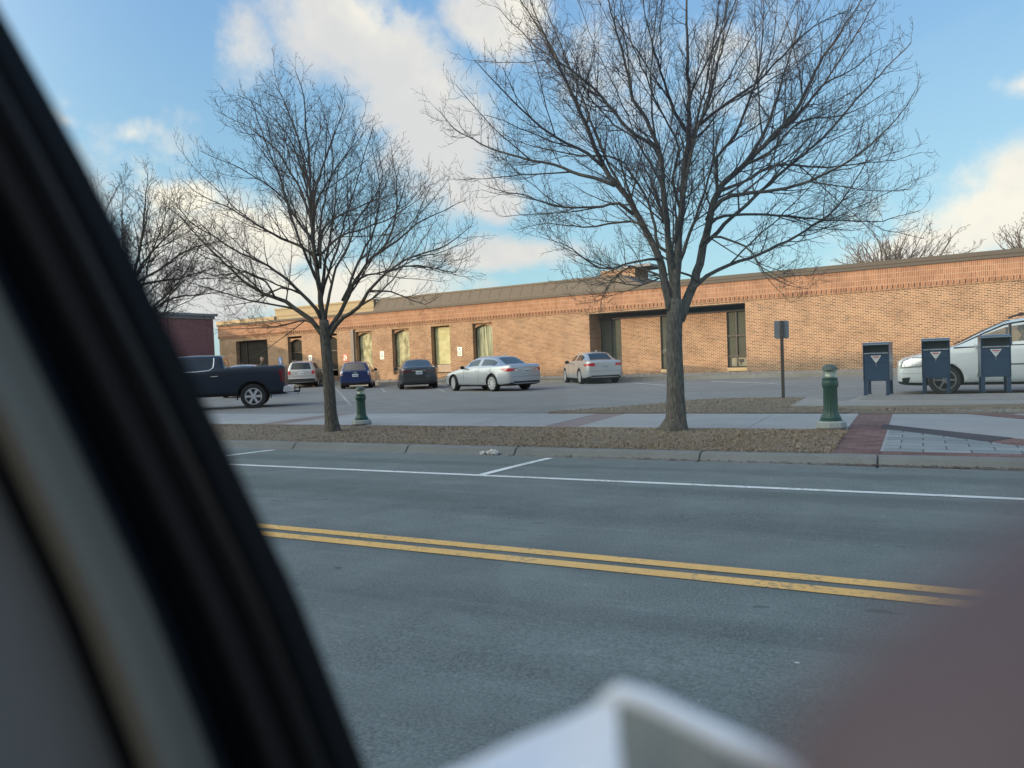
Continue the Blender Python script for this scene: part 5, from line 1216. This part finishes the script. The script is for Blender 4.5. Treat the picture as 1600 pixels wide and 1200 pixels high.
# pickup truck
def pickup(loc, a):
    T = empty('pickup_truck', loc, a, 'dark blue pickup truck facing left with chrome wheels and tow hitch', 'pickup truck', GRP)
    L = 5.95; w = 1.02
    Q = lambda d, zl, wt=.7, zt=0, f='', w_=w, zb=.42: S(d, w_, zb, .86, zl, wt, zt, f)
    st = [Q(0, 1.05, w_=.86, zb=.5), Q(.12, 1.14, w_=.96, zb=.46), Q(.5, 1.22, w_=1.0), Q(1.35, 1.27), Q(1.55, 1.28, .76, 0, 'w'), Q(1.65, 1.29, .80, 1.38, 'w'), Q(2.05, 1.26, .77, 1.64, 'ws'), Q(2.4, 1.26, .75, 1.77, 's'), Q(2.50, 1.26, .75, 1.78, 's'), Q(2.95, 1.26, .74, 1.80, ''),
          Q(3.04, 1.26, .74, 1.80, 's'), Q(3.52, 1.27, .73, 1.79, 's'), Q(3.60, 1.28, .73, 1.79, ''), Q(3.80, 1.29, .73, 1.78, ''), Q(3.86, 1.30, .725, 1.76, 'w'), Q(3.93, 1.31, .73, 1.44, ''), Q(3.96, 1.315, .80, 1.34, 'D'),
          Q(4.05, 1.32, .86, 0, 'D'), Q(5.6, 1.345, .86, 0, 'D'), Q(5.76, 1.345, .85, 0, '', 1.0), Q(5.80, 1.33, .82, 0, '', .99), Q(5.82, 1.31, .8, 0, '', .97)]
    fx = L/2-.95; rx = fx-3.92; wh = ((fx, w-.01), (rx, w-.01))
    me = car_body(st, bluegrey, darkglass, wheels=wh, wr=.405, arch_r=.49, deck=mat('bed_cover', (.02, .021, .023), .7)); bv, body = finish(T, me, wh, .405, .265, '', 6, 0, chrome, True, wd=.27)
    seam(bv, T, L/2-3.0, .5, 1.29); seam(bv, T, L/2-3.99, .46, 1.30); seam(bv, T, L/2-1.6, .5, 1.27)
    handle(bv, T, L/2-2.75, 1.10, chrome, w=.11); handle(bv, T, L/2-3.7, 1.10, chrome, w=.11)
    for sg in (-1, 1):
        patch(bv, [(sg*.80, .86), (sg*.78, 1.26), (sg*.98, 1.27), (sg*.98, .86)], 'x', -1, mat('dark_red_lens', (.13, .008, .012), .2, coat=.5), 'tail_light', T, off=.012, cell=.08)
        patch(bv, [(-L/2+.05, .86), (-L/2+.05, 1.27), (-L/2+.28, 1.25), (-L/2+.20, .98), (-L/2+.22, .86)], 'y', sg, MATS['dark_red_lens'], 'tail_light', T, off=.010, cell=.06)
        patch(bv, [(L/2-.03, .95), (L/2-.06, 1.1), (L/2-.4, 1.14), (L/2-.36, .95)], 'y', sg, clearlens, 'headlight', T, off=.008, cell=.08)
        mirror_part(L/2-1.85, sg*(w-.02), 1.42, black, T, 1.5)
        # chrome line under and behind the side glass
        b = MB(); pts = []
        for xx_, zz_ in ((1.75, 1.26), (2.4, 1.26), (3.2, 1.27), (3.55, 1.30), (3.66, 1.38), (3.68, 1.53), (3.68, 1.69)):
            o = bv.ray_cast(Vector((L/2-xx_, sg*3, zz_)), Vector((0, -sg, 0)))
            if o[0] is not None: pts.append((L/2-xx_, o[0].y+sg*.003, zz_))
        b.tube(pts, .017, 6); b.build('window_moulding', chrome, T)
        patch(bv, [(-L/2+.02, .90), (-L/2+.02, .88), (L/2-4.05, .885), (L/2-4.05, .905)], 'y', sg, bluegrey, 'body_crease', T, off=.006, cell=.2)
    # bumper with step, hitch
    b = MB(); pr = [(-.99, .12), (-.99, -.16), (-.8, -.22), (.8, -.22), (.99, -.16), (.99, .12)]
    b.prism([(-L/2+q[1]+.02, q[0]) for q in pr], .50, .70); b.build('rear_bumper', chrome, T, bevel=.02)
    b = MB(); b.prism([(-L/2+.02-.225, -.6), (-L/2+.02-.225, .6), (-L/2-.18, .6), (-L/2-.18, -.6)], .54, .66); b.build('bumper_pad', black, T)
    b = MB(); b.tube([(-L/2+.2, 0, .50), (-L/2-.36, 0, .48), ], .035, 8); b.tube([(-L/2-.36, 0, .48), (-L/2-.36, 0, .60)], .022, 8); b.lathe([(.01, .58), (.03, .60), (.03, .64), (.01, .66)], 10, c=(-L/2-.36, 0, 0)); b.tube([(-L/2-.30, -.05, .40), (-L/2-.30, .05, .40)], .02, 6); b.build('tow_hitch', black, T)
    b = MB(); b.box(rx+.50, rx+.52, w-.22, w-.02, .30, .55); b.box(rx-.56, rx-.54, w-.22, w-.02, .32, .55); b.build('mud_flap', black, T)
    patch(bv, [(-.7, .8), (.7, .8), (.7, 1.25), (-.7, 1.25)], 'x', -1, bluegrey, 'tailgate', T, off=.006, cell=.2)
    patch(bv, [(-.75, .6), (.75, .6), (.8, 1.1), (-.8, 1.1)], 'x', 1, black, 'grille', T, off=.01, cell=.2)
    return T
q0, a = place(397, 638.5, -.02, (-1.895, 1.0), 132); pickup(q0, a)

# white minivan
mat('grey_lens_frame', (.12, .125, .13), .4)
def minivan(loc, a):
    T = empty('minivan', loc, a, 'white minivan with its driver window open behind the blue mail boxes', 'minivan', GRP)
    L = 5.14; w = .98
    Q = lambda d, zl, wt=.7, zt=0, f='', w_=w, zb=.2, zm=.72, sl=0: S(d, w_, zb, zm, zl, wt, zt, f, sl, .95)
    st = [Q(0, .74, .5, w_=.74, zb=.26, zm=.54), Q(.06, .82, .55, w_=.87, zb=.22, zm=.58), Q(.35, .88, .6, w_=.92, zm=.62), Q(.70, .97, .64, w_=.965), Q(.98, 1.03, .72), Q(1.08, 1.05, .76, 0, 'w'), Q(1.18, 1.06, .78, 1.17, 'w'), Q(1.78, 1.07, .74, 1.47, 'ws'), Q(2.15, 1.08, .72, 1.64, 's'), Q(2.28, 1.08, .71, 1.67, 's'), Q(2.78, 1.08, .70, 1.735, ''),
          Q(2.86, 1.08, .70, 1.74, 's'), Q(3.7, 1.08, .69, 1.74, ''), Q(3.78, 1.08, .69, 1.74, 's'), Q(4.65, 1.09, .68, 1.70, ''), Q(4.92, 1.09, .67, 1.67, '', .95, .24, .72, .12), Q(5.08, 1.09, .65, 1.64, '', .90, .28, .72, .2), Q(5.14, 1.08, .64, 1.6, '', .84, .32, .7, .22)]
    fx = L/2-.98; rx = fx-3.08; wh = ((fx, w-.02), (rx, w-.02))
    me = car_body(st, vanwhite, clearglass, rear_glass_cap=True, wheels=wh, wr=.345); bv, body = finish(T, me, wh, .345, .235, '', 6, R(5), mat('satin_rim', (.42, .42, .43), .35, .8), False)
    seam(bv, T, L/2-1.62, .3, 1.06, slant=-.12); seam(bv, T, L/2-2.82, .3, 1.07); seam(bv, T, L/2-4.2, .3, 1.07)
    handle(bv, T, L/2-2.62, .93, mat('door_handle_white', (.6, .66, .68), .3)); handle(bv, T, L/2-3.05, .93, vanwhite)
    for sg in (-1, 1):
        patch(bv, [(L/2-.09, .66), (L/2-.14, .80), (L/2-.30, .86), (L/2-.80, .87), (L/2-.72, .76), (L/2-.50, .68)], 'y', sg, clearlens, 'headlight', T, off=.010, cell=.05)
        patch(bv, [(L/2-.06, .63), (L/2-.11, .815), (L/2-.28, .885), (L/2-.85, .895), (L/2-.74, .74), (L/2-.50, .655)], 'y', sg, MATS['grey_lens_frame'], 'headlight_frame', T, off=.005, cell=.05)
        patch(bv, [(L/2-.62, .71), (L/2-.58, .84), (L/2-.82, .87), (L/2-.72, .76)], 'y', sg, amber, 'turn_signal', T, off=.016, cell=.05)
        patch(bv, [(sg*.50, .64), (sg*.48, .76), (sg*.80, .80), (sg*.82, .66)], 'x', 1, clearlens, 'headlight', T, off=.010, cell=.05)
        patch(bv, [(L/2-.10, .28), (L/2-.10, .40), (L/2-.28, .42), (L/2-.24, .30)], 'y', sg, black, 'fog_lamp_recess', T, off=.008, cell=.05)
        patch(bv, [(L/2-1.75, .66), (L/2-1.75, .69), (-L/2+.9, .71), (-L/2+.9, .68)], 'y', sg, mat('grey_moulding', (.12, .13, .14), .5), 'door_moulding', T, off=.010, cell=.3)
        patch(bv, [(L/2-.02, .505), (L/2-.02, .512), (L/2-.62, .512), (L/2-.62, .505)], 'y', sg, mat('panel_gap', (.2, .22, .23), .6), 'bumper_seam', T, off=.003, th=.004, cell=.08)
        mirror_part(L/2-1.66, sg*(w+.02), 1.14, vanwhite, T, 1.4)
        patch(bv, [(-L/2+.05, .9), (-L/2+.10, 1.3), (-L/2+.25, 1.28), (-L/2+.2, .9)], 'y', sg, redlens, 'tail_light', T, off=.008, cell=.08)
        b = MB(); b.tube([(L/2-2.3, sg*.62, 1.735), (L/2-2.5, sg*.62, 1.80), (-L/2+.7, sg*.6, 1.79), (-L/2+.5, sg*.6, 1.71)], .018, 6); b.build('roof_rack', black, T)
    patch(bv, [(-.42, .56), (.42, .56), (.48, .74), (-.48, .74)], 'x', 1, black, 'grille', T, off=.006, cell=.08)
    b = MB()
    for z_ in (.60, .645, .69): b.box(L/2+.0, L/2+.055, -.42, .42, z_-.008, z_+.008)
    b.build('grille_bars', chrome, T)
    for sg in (-1, 1):
        tp_ = [(L/2-s_['d'], sg*(s_['wt']+.012), s_['zt']-.078) for s_ in st[6:16]]; bt_ = [(L/2-s_['d'], sg*(s_['w']-.062), s_['zl']+.022) for s_ in st[6:16]]
        b = MB(); b.tube(tp_, .016, 6); b.tube(bt_, .014, 6); b.tube([bt_[3], tp_[3]], .03, 6); b.tube([tp_[5], bt_[5]], .045, 6); b.build('window_rubber', black, T)
        b = MB(); b.tube([(L/2-s_['d'], sg*(s_['wt']-.055), s_['zt']-.008) for s_ in st[6:10]], .012, 6); b.build('windshield_rubber', black, T)
    b = MB(); b.box(-1.6, 1.35, -.80, .80, .42, .46); b.build('floor', black, T)
    seatm = mat('seat_cloth', (.10, .09, .085), .9)
    for (x, y) in ((.15, .4), (.15, -.4), (-.9, .4), (-.9, -.4)):
        b = MB(); b.box(x-.25, x+.28, y-.26, y+.26, .464, .72); b.add([(x-.28, y-.25, .724), (x-.14, y-.25, .724), (x-.14, y+.25, .724), (x-.28, y+.25, .724), (x-.42, y-.22, 1.30), (x-.30, y-.22, 1.30), (x-.30, y+.22, 1.30), (x-.42, y+.22, 1.30)], [(0, 3, 2, 1), (4, 5, 6, 7), (0, 1, 5, 4), (1, 2, 6, 5), (2, 3, 7, 6), (3, 0, 4, 7)])
        b.box(x-.43, x-.33, y-.13, y+.13, 1.31, 1.48); b.build('seat', seatm, T, bevel=.03)
    b = MB(); b.box(.85, 1.25, -.82, .82, .7, .98); b.build('dashboard', black, T, bevel=.05)
    b = MB(); b.tube([(.62+.05*math.cos(t), .4+.19*math.sin(t), .98+.19*math.cos(t)) for t in np.linspace(0, 2*math.pi, 20)], .014, 6, cap=False); b.tube([(.85, .4, .85), (.64, .4, .97)], .02, 6); b.build('steering_wheel', black, T)
    return T
zv = LZ(1474, 615); vloc, va = place(1476, 617, zv, (1.59, .96), 87.5); VAN = minivan(vloc, va)

# ------------------------------------------------------------------ people
def skin_body(name, joints, edges, m, parent, loc=None, lev=2):
    me = bpy.data.meshes.new(name); me.from_pydata([j[0] for j in joints], edges, []); o = bpy.data.objects.new(name, me); COL.objects.link(o)
    o.modifiers.new('skin', 'SKIN'); 
    if not me.skin_vertices: me.update()
    sv = me.skin_vertices[0].data if me.skin_vertices else None
    if sv is None:
        bpy.context.view_layer.objects.active = o; sv = me.skin_vertices[0].data
    for i, j in enumerate(joints):
        r = j[1]; sv[i].radius = r if isinstance(r, tuple) else (r, r)
        sv[i].use_root = (i == 0)
    s = o.modifiers.new('sub', 'SUBSURF'); s.levels = lev; s.render_levels = lev
    dg = bpy.context.evaluated_depsgraph_get(); m2 = bpy.data.meshes.new_from_object(o.evaluated_get(dg)); m2.name = name
    bpy.data.objects.remove(o)
    for p in m2.polygons: p.use_smooth = True
    m2.materials.clear(); m2.materials.append(m); o2 = bpy.data.objects.new(name, m2); COL.objects.link(o2); o2.parent = parent
    return o2
skin = mat('skin', (.42, .24, .17), .55); hairm = mat('hair', (.06, .04, .03), .7); coat = mat('brown_coat', (.12, .085, .06), .9); jeans = mat('dark_trousers', (.04, .045, .06), .9)
def head_mesh(name, c, yaw, parent, hair_long=False):
    bm = bmesh.new(); bmesh.ops.create_uvsphere(bm, u_segments=24, v_segments=18, radius=1)
    for v in bm.verts:
        x, y, z = v.co; fx_ = max(0, x)
        rx = .095+(.012*math.exp(-((z+.15)/.18)**2-(y/.18)**2) if x > 0 else 0)     # nose
        X = x*rx; Y = y*.075*(1-.25*max(0, -z)); Z = z*.118
        if x > .3: X -= .008*math.exp(-((z-.12)/.12)**2-((abs(y)-.35)/.2)**2)       # eye sockets
        if x > .3 and z < -.3: X -= .006*math.exp(-((z+.5)/.06)**2)*(abs(y) < .4)
        v.co = (X, Y, Z)
    for sg in (-1, 1):
        bmesh.ops.create_icosphere(bm, subdivisions=1, radius=1, matrix=Matrix.Translation((-.005, sg*.076, 0)) @ Matrix.Diagonal((.018, .010, .03, 1)))
    for f in bm.faces: f.smooth = True
    me = bpy.data.meshes.new(name); bm.to_mesh(me); bm.free(); me.materials.append(skin); o = bpy.data.objects.new(name, me); COL.objects.link(o); o.parent = parent; o.location = c; o.rotation_euler = (0, 0, yaw)
    bm = bmesh.new(); bmesh.ops.create_uvsphere(bm, u_segments=20, v_segments=14, radius=1)
    for v in bm.verts:
        x, y, z = v.co; z2 = z
        v.co = (x*.104-.008, y*.084, z*.125+.006) if not (x > .25 and z < .45) and not (z < -.35) else (x*.085-.03, y*.06, z*.09)
    for f in bm.faces: f.smooth = True
    me = bpy.data.meshes.new('hair'); bm.to_mesh(me); bm.free(); me.materials.append(hairm); h = bpy.data.objects.new('hair', me); COL.objects.link(h); h.parent = o
    for sg in (-1, 1):
        b = MB(); b.lathe([(.002, -.006), (.008, -.003), (.008, .003), (.002, .006)], 8, c=(.086, sg*.028, .012)); b.build('eye', mat('eye', (.05, .04, .035), .2), o)
    return o
def standing(loc, rz, label):
    T = empty('person', loc, rz, label, 'person')
    J = [((0, 0, .95), (.15, .12)), ((0, 0, 1.15), (.15, .11)), ((0, 0, 1.35), (.18, .12)), ((0, 0, 1.46), (.08, .08)), ((.01, 0, 1.54), (.055, .055)), ((.015, 0, 1.60), (.05, .05)),
         ((0, .19, 1.42), .06), ((.03, .24, 1.16), .048), ((.12, .22, .94), .036), ((0, -.19, 1.42), .06), ((.05, -.24, 1.16), .048), ((.22, -.16, 1.05), .036),
         ((0, .10, .88), .09), ((.03, .11, .50), .062), ((-.02, .12, .09), .042), ((.14, .13, .04), .038), ((0, -.10, .88), .09), ((.05, -.11, .50), .062), ((.02, -.12, .09), .042), ((.18, -.13, .04), .038)]
    E_ = [(0, 1), (1, 2), (2, 3), (3, 4), (4, 5), (2, 6), (6, 7), (7, 8), (2, 9), (9, 10), (10, 11), (0, 12), (12, 13), (13, 14), (14, 15), (0, 16), (16, 17), (17, 18), (18, 19)]
    skin_body('body', J, E_, coat, T)
    head_mesh('head', (.02, 0, 1.68), 0, T)
    for sg, hx, hz in ((1, .14, .90), (-1, .25, 1.02)):
        c = np.array([hx, sg*.22 if sg > 0 else -.15, hz]); Jh = [(tuple(c), .03), (tuple(c+[.03, 0, -.04]), (.035, .02))]; Eh = [(0, 1)]
        for f in range(4):
            y = (f-1.5)*.018; Jh += [(tuple(c+[.05, y, -.07]), .009), (tuple(c+[.06, y, -.10]), .008), (tuple(c+[.05, y, -.125]), .006)]; k = len(Jh); Eh += [(1, k-3), (k-3, k-2), (k-2, k-1)]
        Jh += [(tuple(c+[.045, -sg*.035, -.04]), .010), (tuple(c+[.06, -sg*.045, -.065]), .008)]; k = len(Jh); Eh += [(1, k-2), (k-2, k-1)]
        skin_body('hand', Jh, Eh, skin, T, lev=1)
    return T
g = dp(411, 600, 33.); standing((g[0], g[1], 0), R(-20), 'person in a brown coat standing behind the pickup bed near the large corner window')
def driver():
    a = va; q = VAN.matrix_world
    T = empty('person', (vloc[0]+math.cos(a)*(.12)-math.sin(a)*.40, vloc[1]+math.sin(a)*(.12)+math.cos(a)*.40, vloc[2]+.0), a, 'driver in dark brown clothes seated at the minivan wheel', 'person')
    J = [((0, 0, .82), (.16, .14)), ((-.06, 0, 1.02), (.16, .12)), ((-.12, 0, 1.20), (.18, .12)), ((-.13, 0, 1.31), (.07, .07)), ((-.11, 0, 1.38), (.05, .05)),
         ((-.1, .19, 1.24), .06), ((.05, .26, 1.04), .045), ((.34, .22, 1.08), .034), ((-.1, -.19, 1.24), .06), ((.05, -.24, 1.02), .045), ((.36, -.14, 1.06), .034),
         ((.1, .11, .78), .09), ((.42, .13, .80), .07), ((.58, .13, .56), .05), ((.1, -.11, .78), .09), ((.42, -.13, .80), .07), ((.58, -.13, .56), .05)]
    E_ = [(0, 1), (1, 2), (2, 3), (3, 4), (2, 5), (5, 6), (6, 7), (2, 8), (8, 9), (9, 10), (0, 11), (11, 12), (12, 13), (0, 14), (14, 15), (15, 16)]
    skin_body('body', J, E_, mat('dark_brown_top', (.10, .05, .045), .9), T); head_mesh('head', (-.08, 0, 1.47), 0, T)
    for sg in (1, -1):
        c = np.array([.36, .20*sg if sg > 0 else -.13, 1.08]); Jh = [(tuple(c), .028), (tuple(c+[.05, 0, .01]), (.035, .02))]; Eh = [(0, 1)]
        for f in range(4):
            z_ = (f-1.5)*.018; Jh += [(tuple(c+[.09, 0, z_+.01]), .009), (tuple(c+[.11, -sg*.02, z_+.01]), .008), (tuple(c+[.10, -sg*.045, z_+.01]), .007)]; k = len(Jh); Eh += [(1, k-3), (k-3, k-2), (k-2, k-1)]
        Jh += [(tuple(c+[.06, -sg*.03, .035]), .010), (tuple(c+[.08, -sg*.05, .045]), .008)]; k = len(Jh); Eh += [(1, k-2), (k-2, k-1)]
        skin_body('hand', Jh, Eh, skin, T, lev=1)
driver()

# ------------------------------------------------------------------ the car the picture is taken from
OWN = empty('own_car', tuple(dp(300, 1200, .3)), 0, 'dark window pillar and beige inner trim of the car the view is taken from', 'car')
PYS = [-200, 60, 230, 400, 650, 950, 1200, 1400]; PXE = [-150, -2, 92, 180, 303, 446, 545, 620]
def edge_x(y): return float(np.interp(y, PYS, PXE))
DEP = .165
def strip(name, o0, o1, d0, d1, m, bul=.0, n=8, th=.01, wig=0):
    """long moulding between two offsets left of the outer edge, rounded towards the viewer"""
    b = MB(); rows = []; ys_ = np.linspace(-250, 1450, 36)
    for y in ys_:
        row = []
        for i in range(n+1):
            u = i/n; x = edge_x(y)-(o0+(o1-o0)*u); d = d0+(d1-d0)*u-bul*math.sin(math.pi*u)
            row.append(dp(x, y, d))
        row += [row[-1]+fw*th, row[0]+fw*th]; rows.append(row)
    k = n+3; vs = [p for r in rows for p in r]; fs = []
    for j in range(len(ys_)-1):
        for i in range(k): fs.append((j*k+i, j*k+(i+1) % k, (j+1)*k+(i+1) % k, (j+1)*k+i))
    fs.append(tuple(range(k))); fs.append(tuple((len(ys_)-1)*k+i for i in range(k-1, -1, -1)))
    b.add(vs, fs); o = b.build(name, m, None, smooth=True, autosmooth=50); o.parent = OWN; o.matrix_parent_inverse = Matrix.Translation(-Vector(OWN.location)); return o
sealm = mat('black_rubber', (.005, .0055, .006), .9, spec=.1); navyp = mat('dark_blue_plastic', (.009, .011, .014), .7, spec=.2); greyp = mat('grey_plastic', (.038, .035, .034), .8, spec=.2); beige = mat('beige_trim', (.185, .165, .125), .85); greyt = mat('grey_door_trim', (.165, .145, .12), .85)
strip('window_seal', 0, 34, .168, .164, sealm, .004)
strip('seal_ridge', 36, 60, .170, .170, mat('rubber_highlight_grey', (.05, .053, .058), .6), .006)  # ridge coloured paler than the seals to carry its highlight
strip('window_channel', 60, 76, .176, .176, sealm, 0)
strip('pillar_cover', 76, 142, .171, .170, greyp, .004)
strip('pillar_shadow_seal', 143, 178, .166, .164, sealm, .004)
strip('door_edge', 178, 232, .163, .160, navyp, .006)
strip('beige_trim', 236, 338, .150, .142, beige, .010)
strip('trim_joint', 334, 356, .1385, .1385, sealm, 0)
strip('door_trim', 352, 900, .140, .10, greyt, .004, n=14)
# window sill of the door below the picture, and the pane
def own(name, vs, fs, m):
    b = MB(); b.add(vs, fs); o = b.build(name, m); o.parent = OWN; o.matrix_parent_inverse = Matrix.Translation(-Vector(OWN.location)); return o
def slab(a, c, wvec, hvec):
    a, c, wv, hv = map(np.array, (a, c, wvec, hvec)); vs = [a, c, c+wv, a+wv]; vs += [v+hv for v in vs]
    return vs, [(0, 3, 2, 1), (4, 5, 6, 7), (0, 1, 5, 4), (1, 2, 6, 5), (2, 3, 7, 6), (3, 0, 4, 7)]
sA = dp(560, 1330, .20); sB = dp(2100, 1450, .30)
vs, fs = slab(sA, sB, -fw*.16, (0, 0, -.05)); own('door_sill', vs, fs, greyt)
pn = [dp(x, y, d) for x, y, d in ((edge_x(-240)-30, -240, .185), (edge_x(600)-30, 600, .18), (edge_x(1330)-30, 1330, .18), (2100, 1440, .30), (2100, -240, .33))]
own('window_pane', pn, [(0, 1, 2, 3, 4)], glass_mat('door_glass', (.93, .96, .97), .012, .0))

# folded white paper lying on the sill
pm = bpy.data.materials.new('white_paper'); pm = mat('white_tissue_paper', (.80, .84, .88), .8)
PAP = empty('folded_paper', tuple(dp(960, 1260, .11)), 0, 'out of focus folded white paper poking up at the bottom of the window', 'paper')
def ptri(name, pts, m, th=.0006):
    q = [dp(x, y, d) for x, y, d in pts]; n_ = np.cross(q[1]-q[0], q[2]-q[0]); n_ /= np.linalg.norm(n_); K = len(q)
    vs = q+[v+n_*th for v in q]; b = MB(); b.add(vs, [tuple(range(K-1, -1, -1)), tuple(range(K, 2*K))]+[(i, (i+1) % K, K+(i+1) % K, K+i) for i in range(K)])
    o = b.build(name, m); o.parent = PAP; o.matrix_parent_inverse = Matrix.Translation(-Vector(PAP.location)); return o
def paper(name, corners, m, nu=14, nv=14, seed=1, amp=.0022):
    """soft creased sheet between four corners given as picture point and distance"""
    q = [dp(*c) for c in corners]; n_ = unit(np.cross(q[1]-q[0], q[3]-q[0])); rnd = random.Random(seed); vs = []
    ph = [rnd.uniform(0, 6) for _ in range(6)]
    for j in range(nv+1):
        for i in range(nu+1):
            u, v = i/nu, j/nv; p = q[0]*(1-u)*(1-v)+q[1]*u*(1-v)+q[2]*u*v+q[3]*(1-u)*v
            e = amp*(math.sin(5*u+3*v+ph[0])+.6*math.sin(9*v-4*u+ph[1])+.5*math.sin(13*u+ph[2]))*min(1, 3*u+.2)
            vs.append(p+n_*e)
    k = len(vs); vs += [v+n_*.0007 for v in vs]; w_ = nu+1; fs = []
    for j in range(nv):
        for i in range(nu):
            a = j*w_+i; fs.append((a, a+w_, a+w_+1, a+1)); fs.append((k+a, k+a+1, k+a+w_+1, k+a+w_))
    b = MB(); b.add(vs, fs); o = b.build(name, m, None, smooth=True); o.parent = PAP; o.matrix_parent_inverse = Matrix.Translation(-Vector(PAP.location)); return o
paper('left_fold', [(962, 1084, .135), (985, 1450, .085), (480, 1450, .095), (690, 1205, .125)], pm, seed=2)
paper('right_fold', [(966, 1088, .135), (1240, 1212, .125), (1500, 1450, .10), (987, 1450, .085)], mat('grey_paper', (.24, .235, .19), .85), seed=5)
b = MB(); b.tube([dp(940, 1094, .134), dp(968, 1086, .133), dp(1010, 1100, .131), dp(1120, 1154, .126), dp(1246, 1215, .122), dp(1400, 1300, .115)], [.001, .0022, .0026, .0026, .0026, .0024], 8)
o = b.build('rolled_edge', mat('bright_paper', (.84, .88, .92), .8), smooth=True); o.parent = PAP; o.matrix_parent_inverse = Matrix.Translation(-Vector(PAP.location))

# hand of the person taking the picture: a finger crosses the lower right corner very near the lens
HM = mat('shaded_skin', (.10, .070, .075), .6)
HND = empty('person', tuple(dp(2400, 1900, .05)), 0, 'blurred mauve finger of the photographer in the lower right corner', 'person')
def hp(x, y, d): return tuple(dp(x, y, d))
J = [(hp(3900, 1500, .05), (.020, .014)), (hp(3300, 1380, .046), (.024, .013)), (hp(2900, 1150, .042), (.026, .011))]; Eh = [(0, 1), (1, 2)]
# index finger lying across the corner, then middle, ring, little finger and thumb
fing = [[(2840, 440, .036, .0088), (2275, 820, .028, .0086), (1850, 1135, .0240, .0084), (1495, 1475, .0225, .0080), (1375, 1600, .0225, .006)],
        [(2900, 500, .038, .0078), (2800, 100, .034, .0075), (2500, -150, .030, .0068), (2250, -250, .028, .006)],
        [(3250, 420, .042, .0076), (3200, -60, .040, .0072), (2950, -350, .037, .0066), (2750, -480, .035, .0058)],
        [(3600, 500, .046, .0066), (3600, 100, .045, .0062), (3450, -150, .043, .0056), (3300, -280, .041, .005)],
        [(3000, 1800, .044, .0085), (2600, 2150, .036, .008), (2300, 2350, .032, .007)]]
for f in fing:
    pi_ = 2 if f is not fing[-1] else 0
    for q in f: J.append((hp(*q[:3]), q[3])); Eh.append((pi_, len(J)-1)); pi_ = len(J)-1
ho = skin_body('hand', J, Eh, HM, None); ho.parent = HND; ho.matrix_parent_inverse = Matrix.Translation(-Vector(HND.location))
